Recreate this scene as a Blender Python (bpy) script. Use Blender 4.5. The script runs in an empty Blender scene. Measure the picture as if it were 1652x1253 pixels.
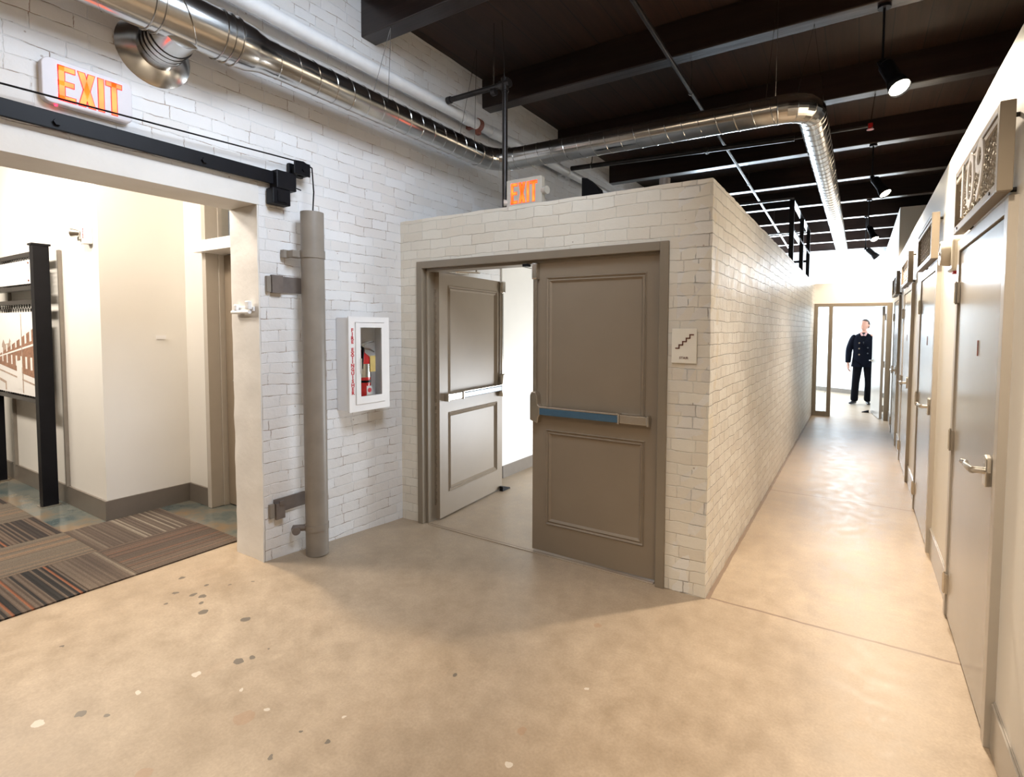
import bpy, bmesh, math, random
from mathutils import Vector, Matrix, noise
random.seed(7)
PI = math.pi
S = bpy.context.scene
C = S.collection
W_PX, H_PX = 1652, 1253

# ------------------------------------------------------------------ camera
FPX, CX, CY = 837.05, 884.31, 570.89
PAN, TILT, ROLL = 0.54006, -0.047713, 0.0052556
F = Vector((-math.sin(PAN)*math.cos(TILT), math.cos(PAN)*math.cos(TILT), math.sin(TILT)))
R = Vector((math.cos(PAN), math.sin(PAN), 0))
U = R.cross(F)
R2 = R*math.cos(ROLL)+U*math.sin(ROLL)
U2 = U*math.cos(ROLL)-R*math.sin(ROLL)
cam = bpy.data.cameras.new('camera')
camo = bpy.data.objects.new('camera', cam); C.objects.link(camo)
M = Matrix((R2, U2, -F)).transposed().to_4x4()
M.translation = (0, 0, 1.6)
camo.matrix_world = M
cam.sensor_fit = 'HORIZONTAL'; cam.sensor_width = 36
cam.lens = 36*FPX/W_PX
cam.shift_x = (W_PX/2-CX)/W_PX
cam.shift_y = (CY-H_PX/2)/W_PX
cam.clip_start = 0.05
S.camera = camo

# ------------------------------------------------------------------ world, view, large lights
w = bpy.data.worlds.new('world'); S.world = w; w.use_nodes = True
w.node_tree.nodes['Background'].inputs[0].default_value = (0.75, 0.87, 1, 1)
w.node_tree.nodes['Background'].inputs[1].default_value = 0.3
S.view_settings.view_transform = 'Standard'
S.view_settings.look = 'None'
S.view_settings.gamma = 1
S.view_settings.exposure = 0.0
S.view_settings.use_curve_mapping = False

WARM = (1, .84, .66); WARM2 = (1, .86, .70); COOL = (.80, .89, 1); NEUT = (1, .97, .93)
def aim(o, p):
    o.rotation_euler = (Vector(p)-o.location).to_track_quat('-Z', 'Y').to_euler()
def area(name, loc, to, sx, sy, e, col, spread=180):
    l = bpy.data.lights.new(name, 'AREA'); l.shape = 'RECTANGLE'; l.size = sx; l.size_y = sy
    l.energy = e; l.color = col; l.spread = math.radians(spread)
    o = bpy.data.objects.new(name, l); C.objects.link(o); o.location = loc; aim(o, to); return o
def spot(name, loc, to, e, col, ang=80, blend=.6, r=.04):
    l = bpy.data.lights.new(name, 'SPOT'); l.energy = e; l.color = col
    l.spot_size = math.radians(ang); l.spot_blend = blend; l.shadow_soft_size = r
    o = bpy.data.objects.new(name, l); C.objects.link(o); o.location = loc; aim(o, to); return o
area('hall_wash_light', (-1.1, 1.6, 3.9), (-3.27, 1.9, 2.1), 1.0, 1.4, 74, (.74, .85, 1), 130)
area('hall_floor_light', (-1.4, -.6, 3.9), (-1.4, .9, 0), 1.8, 1.2, 62, (1, .79, .57))
area('daylight_far_window', (-3.1, 14.1, 2.3), (.5, 13.8, 1.6), 5.0, 2.8, 760, (.70, .85, 1))
area('corridor_boost_light', (-1.2, 16.7, 3.2), (0, 9, 1.2), 3.2, .8, 300, COOL)  # added fill light that brightens the corridor from its far end
area('stairwell_light', (-1.5, 5.7, .55), (-3.2, 4.7, .55), 1.2, 1.0, 70, (.9, .95, 1))
area('lobby_light', (-6.4, .3, 3.2), (-6.4, 1.66, 1.5), 1.6, .5, 220, (1, .90, .78))
area('lobby_opening_light', (-4.75, .9, 3.2), (-3.9, 1.6, 0), .5, .4, 60, (1, .89, .78))
spot('lobby_doorway_spot', (-4.4, 1.84, 3.3), (-2.1, 1.5, 0), 330, (1, .82, .60), 62, .5, .07)

# ------------------------------------------------------------------ dimensions
XL, XS, XR, YF, YE = -3.27, -.745, .484, 3.075, 10.97
ZF = .08            # lobby floor level
ZD, ZB = 4.06, 3.78  # deck underside, beam underside
ZBOX = 2.474
def sstep(t):
    t = max(0, min(1, t)); return t*t*(3-2*t)
def floor_z(x, y):
    return ZF*sstep((-2.2-x)/1.05)*max(0, min(1, (YF-y)/1.15))

# ------------------------------------------------------------------ materials
def newmat(name):
    m = bpy.data.materials.new(name); m.use_nodes = True
    nt = m.node_tree
    return m, nt, nt.nodes['Principled BSDF']
def L(nt, a, b): nt.links.new(a, b)
def N(nt, t, **k):
    n = nt.nodes.new(t)
    for a, b in k.items():
        if a.startswith('i_'): n.inputs[int(a[2:])].default_value = b
        else: setattr(n, a, b)
    return n
def ramp(nt, fac, p0, c0, p1, c1):
    r = N(nt, 'ShaderNodeValToRGB')
    r.color_ramp.elements[0].position = p0; r.color_ramp.elements[0].color = c0 if len(c0) == 4 else (*c0, 1)
    r.color_ramp.elements[1].position = p1; r.color_ramp.elements[1].color = c1 if len(c1) == 4 else (*c1, 1)
    L(nt, fac, r.inputs[0]); return r
def math_(nt, op, a, b=None, c=None):
    n = N(nt, 'ShaderNodeMath', operation=op)
    for i, v in enumerate((a, b, c)):
        if v is None: continue
        if isinstance(v, (int, float)): n.inputs[i].default_value = v
        else: L(nt, v, n.inputs[i])
    return n.outputs[0]
def mixc(nt, fac, a, b, mode='MIX'):
    n = N(nt, 'ShaderNodeMix', data_type='RGBA', blend_type=mode)
    for i, v in ((0, fac), (6, a), (7, b)):
        if isinstance(v, (int, float)): n.inputs[i].default_value = v
        elif isinstance(v, tuple): n.inputs[i].default_value = (*v, 1)[:4]
        else: L(nt, v, n.inputs[i])
    return n.outputs[2]
def bump(nt, bsdf, h, strength=.3, dist=.01):
    b = N(nt, 'ShaderNodeBump'); b.inputs['Strength'].default_value = strength; b.inputs['Distance'].default_value = dist
    L(nt, h, b.inputs['Height']); L(nt, b.outputs[0], bsdf.inputs['Normal']); return b
def pos(nt):
    return N(nt, 'ShaderNodeNewGeometry').outputs['Position']
def noise_n(nt, vec, scale, detail=4, rough=.5):
    n = N(nt, 'ShaderNodeTexNoise'); n.inputs['Scale'].default_value = scale; n.inputs['Detail'].default_value = detail
    n.inputs['Roughness'].default_value = rough
    L(nt, vec, n.inputs['Vector']); return n.outputs['Fac']

def plain(name, col, rough=.5, metal=0, var=.06, nscale=14, bumps=0, spec=None, coat=0):
    m, nt, b = newmat(name)
    if spec is not None: b.inputs['Specular IOR Level'].default_value = spec
    co = N(nt, 'ShaderNodeTexCoord').outputs['Object']
    f = noise_n(nt, co, nscale)
    lo = tuple(c*(1-var) for c in col); hi = tuple(min(1, c*(1+var)) for c in col)
    r = ramp(nt, f, .3, lo, .7, hi); L(nt, r.outputs[0], b.inputs['Base Color'])
    b.inputs['Roughness'].default_value = rough; b.inputs['Metallic'].default_value = metal
    if coat: b.inputs['Coat Weight'].default_value = coat; b.inputs['Coat Roughness'].default_value = .15
    if bumps: bump(nt, b, noise_n(nt, co, nscale*4), bumps, .003)
    return m
def emit(name, col, e, col2=None, axis=2, z0=0, z1=1):
    m, nt, b = newmat(name)
    b.inputs['Base Color'].default_value = (*col, 1)
    b.inputs['Emission Color'].default_value = (*col, 1); b.inputs['Emission Strength'].default_value = e
    if col2:
        f = noise_n(nt, N(nt, 'ShaderNodeTexCoord').outputs['Object'], 12, 1)
        r = ramp(nt, f, .35, col, .65, col2)
        L(nt, r.outputs[0], b.inputs['Emission Color'])
    return m

def brick_mat(name, base, blen=.215, bh=.072, crack=.5, mort=.82, bstr=.6, c2=.93, rough=.5):
    m, nt, b = newmat(name)
    P = pos(nt); g = N(nt, 'ShaderNodeNewGeometry')
    sp = N(nt, 'ShaderNodeSeparateXYZ'); L(nt, P, sp.inputs[0])
    sn = N(nt, 'ShaderNodeSeparateXYZ'); L(nt, g.outputs['True Normal'], sn.inputs[0])
    ax = math_(nt, 'GREATER_THAN', math_(nt, 'ABSOLUTE', sn.outputs[0]), .5)
    u = math_(nt, 'ADD', math_(nt, 'MULTIPLY', sp.outputs[1], ax),
              math_(nt, 'MULTIPLY', sp.outputs[0], math_(nt, 'SUBTRACT', 1, ax)))
    wob = noise_n(nt, P, 5, 3)
    wob2 = noise_n(nt, P, 30, 2)
    v = math_(nt, 'ADD', sp.outputs[2], math_(nt, 'MULTIPLY', math_(nt, 'SUBTRACT', wob, .5), .034))
    v = math_(nt, 'ADD', v, math_(nt, 'MULTIPLY', math_(nt, 'SUBTRACT', wob2, .5), .006))
    u = math_(nt, 'ADD', u, math_(nt, 'MULTIPLY', math_(nt, 'SUBTRACT', wob2, .5), .012))
    cv = N(nt, 'ShaderNodeCombineXYZ'); L(nt, u, cv.inputs[0]); L(nt, v, cv.inputs[1])
    br = N(nt, 'ShaderNodeTexBrick')
    br.inputs['Scale'].default_value = 1; br.inputs['Brick Width'].default_value = blen
    br.inputs['Row Height'].default_value = bh; br.inputs['Mortar Size'].default_value = .004
    br.inputs['Mortar Smooth'].default_value = .6; br.inputs['Bias'].default_value = 0
    br.inputs['Color1'].default_value = (*base, 1)
    br.inputs['Color2'].default_value = tuple(c*(c2-k*.03) for k, c in enumerate(base))+(1,)
    br.inputs['Mortar'].default_value = tuple(c*mort for c in base)+(1,)
    L(nt, cv.outputs[0], br.inputs['Vector'])
    # cracks: rusty gaps where the paint did not bridge the joint
    n2 = noise_n(nt, P, 7, 5, .7)
    cr = ramp(nt, n2, .50, (0, 0, 0), .58, (1, 1, 1))
    n3 = noise_n(nt, P, 28, 3)
    br.offset = .41; br.squash = .72; br.squash_frequency = 3
    br2 = N(nt, 'ShaderNodeTexBrick'); br2.offset = .41; br2.squash = .72; br2.squash_frequency = 3
    for k in ('Scale', 'Brick Width', 'Row Height'): br2.inputs[k].default_value = br.inputs[k].default_value
    br2.inputs['Mortar Size'].default_value = .0016; br2.inputs['Mortar Smooth'].default_value = .2
    L(nt, cv.outputs[0], br2.inputs['Vector'])
    cm = math_(nt, 'MULTIPLY', math_(nt, 'MULTIPLY', cr.outputs[0], br2.outputs['Fac']), crack)
    col = mixc(nt, cm, br.outputs['Color'], (.30, .17, .10))
    big = ramp(nt, noise_n(nt, P, 2.2, 4), .3, (.93, .93, .93), .7, (1, 1, 1))
    col = mixc(nt, 1.0, col, big.outputs[0], 'MULTIPLY')
    # small pits
    vo = N(nt, 'ShaderNodeTexVoronoi'); vo.inputs['Scale'].default_value = 9; L(nt, P, vo.inputs['Vector'])
    pit = math_(nt, 'MULTIPLY', math_(nt, 'LESS_THAN', vo.outputs['Distance'], .05), math_(nt, 'GREATER_THAN', noise_n(nt, P, 1.7), .52))
    col = mixc(nt, math_(nt, 'MULTIPLY', pit, .6), col, (.25, .18, .13))
    L(nt, col, b.inputs['Base Color'])
    b.inputs['Roughness'].default_value = rough
    h = math_(nt, 'SUBTRACT', math_(nt, 'MULTIPLY', noise_n(nt, P, 22, 5, .6), .55), math_(nt, 'MULTIPLY', br.outputs['Fac'], .8))
    h = math_(nt, 'SUBTRACT', h, cm)
    h = math_(nt, 'ADD', h, math_(nt, 'MULTIPLY', noise_n(nt, P, 4, 2), 1.2))
    bump(nt, b, h, bstr, .009)
    return m

FLOOR_SPOTS = []  # (x, y, r, dark?)
def concrete_mat():
    m, nt, b = newmat('polished_concrete')
    P = pos(nt)
    n1 = noise_n(nt, P, 1.1, 6, .6); n2 = noise_n(nt, P, 9, 6, .65); n3 = noise_n(nt, P, 90, 3, .6)
    c = ramp(nt, n1, .3, (.36, .275, .19), .72, (.49, .39, .285)).outputs[0]
    c = mixc(nt, 1.0, c, ramp(nt, n2, .3, (.80, .785, .76), .7, (1.04, 1.04, 1.04)).outputs[0], 'MULTIPLY')
    c = mixc(nt, 1.0, c, ramp(nt, n3, .3, (.84, .84, .84), .7, (1, 1, 1)).outputs[0], 'MULTIPLY')
    sc = N(nt, 'ShaderNodeMapping'); sc.inputs['Scale'].default_value = (3, .8, 1); sc.inputs['Rotation'].default_value = (0, 0, .5); L(nt, P, sc.inputs[0])
    st = ramp(nt, noise_n(nt, sc.outputs[0], 2.0, 8, .75), .58, (0, 0, 0), .75, (1, 1, 1)).outputs[0]
    c = mixc(nt, math_(nt, 'MULTIPLY', st, .35), c, (.46, .33, .23))
    sp = N(nt, 'ShaderNodeSeparateXYZ'); L(nt, P, sp.inputs[0])
    wob = math_(nt, 'MULTIPLY', math_(nt, 'SUBTRACT', noise_n(nt, P, 6, 4), .5), .02)
    y = math_(nt, 'ADD', sp.outputs[1], wob)
    j = None
    for yj in (3.10, 5.57):
        d = math_(nt, 'LESS_THAN', math_(nt, 'ABSOLUTE', math_(nt, 'SUBTRACT', y, yj)), .008 if yj < 4 else .006)
        j = d if j is None else math_(nt, 'MAXIMUM', j, d)
    # hairline crack along the foot of the brick wall
    xx = math_(nt, 'ADD', sp.outputs[0], math_(nt, 'MULTIPLY', wob, .8))
    d = math_(nt, 'MULTIPLY', math_(nt, 'LESS_THAN', math_(nt, 'ABSOLUTE', math_(nt, 'SUBTRACT', xx, XS+.012)), .012), math_(nt, 'GREATER_THAN', sp.outputs[1], 3.08))
    j = math_(nt, 'MAXIMUM', j, d)
    c = mixc(nt, math_(nt, 'MULTIPLY', j, .8), c, (.17, .11, .075))
    dn = N(nt, 'ShaderNodeVectorMath', operation='ADD')
    wn = N(nt, 'ShaderNodeTexNoise'); wn.inputs['Scale'].default_value = 25; L(nt, P, wn.inputs['Vector'])
    sb = N(nt, 'ShaderNodeVectorMath', operation='SCALE'); sb.inputs[3].default_value = .035
    L(nt, wn.outputs['Color'], sb.inputs[0]); L(nt, P, dn.inputs[0]); L(nt, sb.outputs[0], dn.inputs[1])
    for kind, colr, lst in SPOTS:
        acc = None
        for (x, y_, r) in lst:
            v = N(nt, 'ShaderNodeVectorMath', operation='DISTANCE'); L(nt, dn.outputs[0], v.inputs[0])
            v.inputs[1].default_value = (x+.0175, y_+.0175, floor_z(x, y_)+.0175)
            q = math_(nt, 'LESS_THAN', v.outputs['Value'], r)
            acc = q if acc is None else math_(nt, 'MAXIMUM', acc, q)
        c = mixc(nt, math_(nt, 'MULTIPLY', acc, {'dark': .92, 'white': .4, 'brown': .45}[kind]), c, colr)
    L(nt, c, b.inputs['Base Color'])
    rr = ramp(nt, n2, .3, (.32, .32, .32), .7, (.5, .5, .5)); L(nt, rr.outputs[0], b.inputs['Roughness'])
    h = math_(nt, 'SUBTRACT', math_(nt, 'MULTIPLY', n2, .4), math_(nt, 'MULTIPLY', j, 1))
    bump(nt, b, h, .25, .006)
    return m
CAMP = Vector((0, 0, 1.6))
def flo(px, py, z=0):
    d = R2*((px-CX)/FPX)-U2*((py-CY)/FPX)+F
    k = (z-1.6)/d.z
    return CAMP+d*k
def spots(lst):
    o = []
    for px, py, r in lst:
        p = flo(px, py); p = flo(px, py, floor_z(p.x, p.y)); o.append((p.x, p.y, r))
    return o
SPOTS = [('dark', (.12, .10, .08), spots([(293, 932, .018), (284, 956, .016), (311, 959, .018), (327, 961, .018), (328, 984, .022), (396, 996, .02), (267, 974, .012),
        (324, 971, .012), (384, 1066, .022), (408, 1059, .012), (433, 1047, .01), (736, 1088, .014), (128, 1148, .018), (170, 1152, .01), (486, 1179, .009), (527, 1198, .01), (436, 1221, .01), (333, 944, .014), (98, 1043, .01), (372, 942, .008), (408, 936, .008)])),
        ('white', (.86, .82, .74), spots([(315, 1086, .018), (62, 1163, .022), (225, 1114, .012), (389, 1113, .012), (430, 1145, .01), (946, 1111, .01), (556, 1155, .009), (820, 1234, .012)])),
        ('brown', (.33, .19, .11), spots([(964, 1008, .022), (842, 1178, .02), (393, 1158, .04), (230, 1250, .03)]))]

def wood_mat(name, base, along='x', rough=.45, board=None):
    m, nt, b = newmat(name)
    P = pos(nt)
    mp = N(nt, 'ShaderNodeMapping'); mp.inputs['Scale'].default_value = (.6, 12, 12) if along == 'x' else (12, .6, 12)
    L(nt, P, mp.inputs[0])
    n = noise_n(nt, mp.outputs[0], 1.6, 6, .65)
    c = ramp(nt, n, .3, tuple(x*.55 for x in base), .72, tuple(x*1.35 for x in base)).outputs[0]
    h = n
    if board:
        sp = N(nt, 'ShaderNodeSeparateXYZ'); L(nt, P, sp.inputs[0])
        s = sp.outputs[0] if along == 'y' else sp.outputs[1]
        fr = math_(nt, 'FRACT', math_(nt, 'DIVIDE', math_(nt, 'ADD', s, 20), board))
        gap = math_(nt, 'LESS_THAN', fr, .035)
        idx = math_(nt, 'FLOOR', math_(nt, 'DIVIDE', math_(nt, 'ADD', s, 20), board))
        wn = N(nt, 'ShaderNodeTexWhiteNoise', noise_dimensions='1D'); L(nt, idx, wn.inputs['W'])
        c = mixc(nt, 1.0, c, ramp(nt, wn.outputs[0], 0, (.7, .7, .7), 1, (1.15, 1.1, 1.05)).outputs[0], 'MULTIPLY')
        c = mixc(nt, gap, c, (.004, .003, .002))
        h = math_(nt, 'SUBTRACT', n, gap)
    L(nt, c, b.inputs['Base Color']); b.inputs['Roughness'].default_value = rough
    bump(nt, b, h, .35, .006)
    return m
def carpet_mat(name, vertical, cols, seed, stripe=None):
    m, nt, b = newmat(name)
    P = pos(nt)
    sp = N(nt, 'ShaderNodeSeparateXYZ'); L(nt, P, sp.inputs[0])
    s = sp.outputs[1] if vertical else sp.outputs[0]     # stripes across y or across x
    fr = math_(nt, 'FRACT', math_(nt, 'MULTIPLY', math_(nt, 'ADD', s, 20), 1/.0254))
    idx = math_(nt, 'FLOOR', math_(nt, 'MULTIPLY', math_(nt, 'ADD', s, 20), 1/.0127))
    wn = N(nt, 'ShaderNodeTexWhiteNoise', noise_dimensions='1D'); L(nt, math_(nt, 'ADD', idx, seed), wn.inputs['W'])
    r = ramp(nt, wn.outputs[0], 0 if stripe else .15, cols[0], .8, cols[1])
    e = r.color_ramp.elements.new(.93); e.color = (*cols[2], 1)
    if stripe: r.color_ramp.elements[1].position = .45; e.position = .955
    r.color_ramp.interpolation = 'CONSTANT' if stripe else 'LINEAR'
    rib = ramp(nt, math_(nt, 'ABSOLUTE', math_(nt, 'SUBTRACT', fr, .5)), .12, (.55, .5, .48) if stripe else (.85, .85, .85), .3, (1, 1, 1))
    c = mixc(nt, 1.0, r.outputs[0], rib.outputs[0], 'MULTIPLY')
    c = mixc(nt, 1.0, c, ramp(nt, noise_n(nt, P, 160, 3), .3, (.7, .7, .7), .7, (1.2, 1.2, 1.2)).outputs[0], 'MULTIPLY')
    L(nt, c, b.inputs['Base Color']); b.inputs['Roughness'].default_value = .95
    bump(nt, b, math_(nt, 'ADD', noise_n(nt, P, 240, 2), rib.outputs[0]), .5, .004)
    return m
def stained_mat():
    m, nt, b = newmat('stained_concrete')
    P = pos(nt)
    n = noise_n(nt, P, 3.2, 7, .62)
    r = ramp(nt, n, .36, (.075, .10, .10), .66, (.22, .155, .095))
    e = r.color_ramp.elements.new(.5); e.color = (.14, .145, .125, 1)
    L(nt, r.outputs[0], b.inputs['Base Color']); b.inputs['Roughness'].default_value = .14
    return m
def glass_mat():
    m, nt, b = newmat('clear_glass')
    b.inputs['Base Color'].default_value = (.95, .97, .97, 1); b.inputs['Roughness'].default_value = .02
    b.inputs['Transmission Weight'].default_value = 1; b.inputs['IOR'].default_value = 1.05
    return m
MAT = dict(
    brick=brick_mat('white_painted_brick', (.80, .80, .80), crack=.9, mort=.955, bstr=.5),
    brick_side=brick_mat('cream_painted_brick', (.78, .76, .71), blen=.19, crack=.5, mort=.72, bstr=.8, c2=.86, rough=.4),
    brick_front=brick_mat('cream_painted_brick_front', (.75, .71, .62), blen=.21, crack=.4, mort=.90, bstr=.5),
    board=brick_mat('painted_brick_far', (.8, .82, .82), bh=.10, blen=2.5, crack=.1),
    plaster=plain('smooth_painted_drywall', (.80, .775, .72), .4, var=.015, nscale=3),
    plaster_w=plain('rough_white_plaster', (.72, .70, .665), .5, var=.04, nscale=6, bumps=.5),
    cover=plain('dark_taupe_rubber', (.17, .145, .12), .35, var=.05),
    concrete=concrete_mat(), stained=stained_mat(),
    deck=wood_mat('dark_plank_deck', (.030, .014, .007), 'y', .6, board=.24),
    beam=wood_mat('dark_timber', (.022, .012, .009), 'x', .3),
    taupe=plain('taupe_door_paint', (.25, .20, .145), .38, var=.03, nscale=5, bumps=.08),
    taupe_frame=plain('taupe_frame_paint', (.23, .19, .14), .42, var=.03, nscale=6),
    pale=plain('pale_grey_door_paint', (.38, .35, .31), .2, var=.02, nscale=4),
    pale_frame=plain('pale_frame_paint', (.46, .42, .365), .3, var=.02),
    post=plain('warm_grey_paint', (.25, .22, .185), .42, var=.08, nscale=9, bumps=.1),
    strap=plain('brown_steel', (.16, .135, .12), .45, var=.15),
    black=plain('black_steel', (.004, .004, .006), .45, var=.2, spec=.2),
    blackgloss=plain('glossy_black_steel', (.02, .02, .022), .2, var=.2, metal=.6),
    rail=plain('rail_shine_steel', (.55, .55, .56), .22, var=.1, metal=1),  # black guard rails drawn as light metal, their reflected shine put into the colour
    darkpipe=plain('dark_iron_pipe', (.035, .030, .028), .3, var=.2, metal=.5),
    galv=plain('galvanized_steel', (.56, .55, .53), .2, var=.12, nscale=7, metal=1),
    chrome=plain('satin_chrome', (.66, .63, .58), .24, metal=1, var=.05),
    bar_blue=plain('blue_grey_touchbar', (.05, .12, .19), .25, var=.05, coat=.5),
    white=plain('white_enamel', (.82, .81, .80), .3, var=.02),
    exit_white=plain('exit_sign_housing', (.62, .59, .62), .4, var=.02),
    cream=plain('cream_plastic', (.62, .58, .50), .35, var=.02),
    sprink=plain('white_pipe_paint', (.80, .80, .80), .3, var=.04),
    red=plain('red_enamel', (.55, .02, .02), .25, var=.05),
    redprint=plain('red_print', (.5, .02, .03), .5, var=.0),
    rust=plain('rusty_clamp', (.25, .08, .05), .6, var=.3, nscale=40),
    tag=plain('yellow_paper_tag', (.75, .55, .18), .6, var=.06),
    signplate=plain('cream_sign_plate', (.80, .76, .66), .4, var=.02),
    brownprint=plain('brown_print', (.17, .06, .035), .5, var=.05),
    glass=glass_mat(),
    exit_glow=emit('exit_letter_glow', (1, .11, .012), 1.5, (1, .30, .04)),
    exit_edge=emit('exit_letter_edge', (1, .015, .012), 1.0),
    lamp=emit('lamp_glow', (1, .85, .62), 45),
    lamp_hot=emit('lamp_glow_bright', (1, .86, .64), 260),
    lamp_off=plain('unlit_lens', (.3, .3, .3), .2),
    led=emit('red_led', (1, .02, .05), 6),
    skin=plain('skin', (.50, .27, .20), .5, var=.04),
    hair=plain('dark_hair', (.03, .018, .012), .5, var=.3, nscale=60),
    coat=plain('navy_wool', (.003, .004, .009), .8, spec=.08, var=.2, nscale=80),
    trouser=plain('black_trouser', (.003, .0035, .006), .75, spec=.08, var=.2, nscale=60),
    shirt=plain('grey_sweater', (.05, .055, .07), .8, var=.1), collar=plain('pink_check_shirt', (.5, .3, .3), .7, var=.2, nscale=90),
    shoe=plain('black_leather', (.02, .02, .022), .25, var=.1),
    photo_w=plain('photo_paper', (.85, .83, .80), .35, var=.02),
    photo_d=plain('photo_brown_brick', (.30, .15, .09), .4, var=.35, nscale=50),
    photo_m=plain('photo_sepia_grey', (.45, .33, .26), .4, var=.3, nscale=30),
)
glow = MAT['exit_glow']

# ------------------------------------------------------------------ mesh helpers
def BM(): return bmesh.new()
def box(bm, x0, x1, y0, y1, z0, z1, rot=None):
    vs = [Vector((x, y, z)) for x in (x0, x1) for y in (y0, y1) for z in (z0, z1)]
    if rot: vs = [rot @ v for v in vs]
    v = [bm.verts.new(p) for p in vs]
    for f in ((0, 1, 3, 2), (4, 6, 7, 5), (0, 4, 5, 1), (2, 3, 7, 6), (0, 2, 6, 4), (1, 5, 7, 3)):
        bm.faces.new([v[i] for i in f])
    return v
def frame_axes(d):
    d = d.normalized()
    a = Vector((0, 0, 1)) if abs(d.z) < .95 else Vector((1, 0, 0))
    u = d.cross(a).normalized(); return u, d.cross(u).normalized()
def tube(bm, pts, r, n=10, cap=True, closed=False, flat=None):
    pts = [Vector(p) for p in pts]; rings = []
    rs = r if isinstance(r, (list, tuple)) else [r]*len(pts)
    up = None
    for i, p in enumerate(pts):
        if closed: d = pts[(i+1) % len(pts)]-pts[i-1]
        elif i == 0: d = pts[1]-pts[0]
        elif i == len(pts)-1: d = pts[-1]-pts[-2]
        else: d = (pts[i+1]-p).normalized()+(p-pts[i-1]).normalized()
        if d.length < 1e-9: d = Vector((0, 0, 1))
        d.normalize()
        if up is None: u, v = frame_axes(d)
        else:
            u = up-d*up.dot(d)
            if u.length < 1e-6: u, v = frame_axes(d)
            u.normalize(); v = d.cross(u).normalized()
        up = u
        k = 1
        if 0 < i < len(pts)-1 and not closed:
            c = (pts[i+1]-p).normalized().dot(d); k = 1/max(.5, c)
        rings.append([bm.verts.new(p+(u*math.cos(t)+v*math.sin(t)*(flat or 1))*rs[i]*(k if k < 1.3 else 1.3)) for t in [2*PI*j/n for j in range(n)]])
    m = len(rings)
    for i in range(m if closed else m-1):
        a, b = rings[i], rings[(i+1) % m]
        for j in range(n):
            bm.faces.new((a[j], a[(j+1) % n], b[(j+1) % n], b[j]))
    if cap and not closed:
        bm.faces.new(rings[0][::-1]); bm.faces.new(rings[-1])
    return rings
def cyl(bm, p0, p1, r0, r1=None, n=20): return tube(bm, [p0, p1], [r0, r1 if r1 is not None else r0], n)
def prism(bm, poly, to3, t0, t1):
    """poly: 2d list; to3(u,v,t) -> Vector"""
    a = [bm.verts.new(to3(u, v, t0)) for u, v in poly]; b = [bm.verts.new(to3(u, v, t1)) for u, v in poly]
    n = len(poly)
    bm.faces.new(a[::-1]); bm.faces.new(b)
    for i in range(n): bm.faces.new((a[i], a[(i+1) % n], b[(i+1) % n], b[i]))
def sphere(bm, c, r, sc=(1, 1, 1), n=12):
    m = Matrix.Translation(c) @ Matrix.Diagonal((sc[0], sc[1], sc[2], 1))
    return bmesh.ops.create_uvsphere(bm, u_segments=n*2, v_segments=n, radius=r, matrix=m)['verts']
def torus(bm, c, axis, R_, r, n=24, m=6):
    u, v = frame_axes(Vector(axis))
    tube(bm, [Vector(c)+(u*math.cos(t)+v*math.sin(t))*R_ for t in [2*PI*i/n for i in range(n)]], r, m, closed=True)
def obj(name, bm, mat, parent=None, smooth=False, bev=0, label=None, seg=2, angle=.6):
    bmesh.ops.recalc_face_normals(bm, faces=bm.faces)
    me = bpy.data.meshes.new(name); bm.to_mesh(me); bm.free()
    o = bpy.data.objects.new(name, me); C.objects.link(o)
    me.materials.append(MAT[mat] if isinstance(mat, str) else mat)
    if smooth:
        for p in me.polygons: p.use_smooth = True
        me.set_sharp_from_angle(angle=angle)
    if bev:
        md = o.modifiers.new('bevel', 'BEVEL'); md.width = bev; md.segments = seg; md.limit_method = 'ANGLE'; md.angle_limit = .7
    if parent:
        o.parent = parent; o.matrix_parent_inverse = parent.matrix_world.inverted() if False else Matrix.Translation(-parent.location)
    if label: o['label'] = label
    return o
def struct(name, bm, mat, parent=None, **k):
    o = obj(name, bm, mat, parent, **k)
    if not parent: o['kind'] = 'structure'
    return o
def thing(name, label, cat, loc=(0, 0, 0), group=None, kind=None):
    o = bpy.data.objects.new(name, None); C.objects.link(o); o.location = loc; o.empty_display_size = .1
    if kind: o['kind'] = kind
    else: o['label'] = label; o['category'] = cat
    if kind and label: o['label'] = label
    if group: o['group'] = group
    return o
def tag(o, label, cat, group=None):
    o['label'] = label; o['category'] = cat
    if group: o['group'] = group
    return o
def text_mesh(name, body, size, mat, to3, parent=None, ext=.001, align='CENTER', spacing=1.0, sx=1.0, bold=0):
    cu = bpy.data.curves.new(name+'_c', 'FONT'); cu.body = body; cu.size = size; cu.extrude = ext
    cu.align_x = align; cu.align_y = 'CENTER'; cu.space_line = spacing; cu.resolution_u = 2; cu.offset = bold
    t = bpy.data.objects.new('tmp_text', cu); C.objects.link(t)
    bpy.context.view_layer.update()
    me = bpy.data.meshes.new_from_object(t.evaluated_get(bpy.context.evaluated_depsgraph_get()))
    bpy.data.objects.remove(t)
    for v in me.vertices:
        p = to3(v.co.x*sx, v.co.y, v.co.z); v.co = p
    me.name = name; me.materials.clear(); me.materials.append(MAT[mat])
    o = bpy.data.objects.new(name, me); C.objects.link(o)
    if parent: o.parent = parent; o.matrix_parent_inverse = Matrix.Translation(-parent.location)
    return o
def wall_holes(bm, u0, u1, z0, z1, holes, put):
    """fill rectangle minus holes with boxes. put(u0,u1,z0,z1)"""
    hs = sorted(holes); cur = u0
    for (a, b, c, d) in hs:
        if a > cur: put(cur, a, z0, z1)
        if c > z0: put(a, b, z0, c)
        if d < z1: put(a, b, d, z1)
        cur = b
    if cur < u1: put(cur, u1, z0, z1)
def rough_grid(bm, o, du, dv, nu, nv, nrm, amp=.004):
    pass

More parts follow.
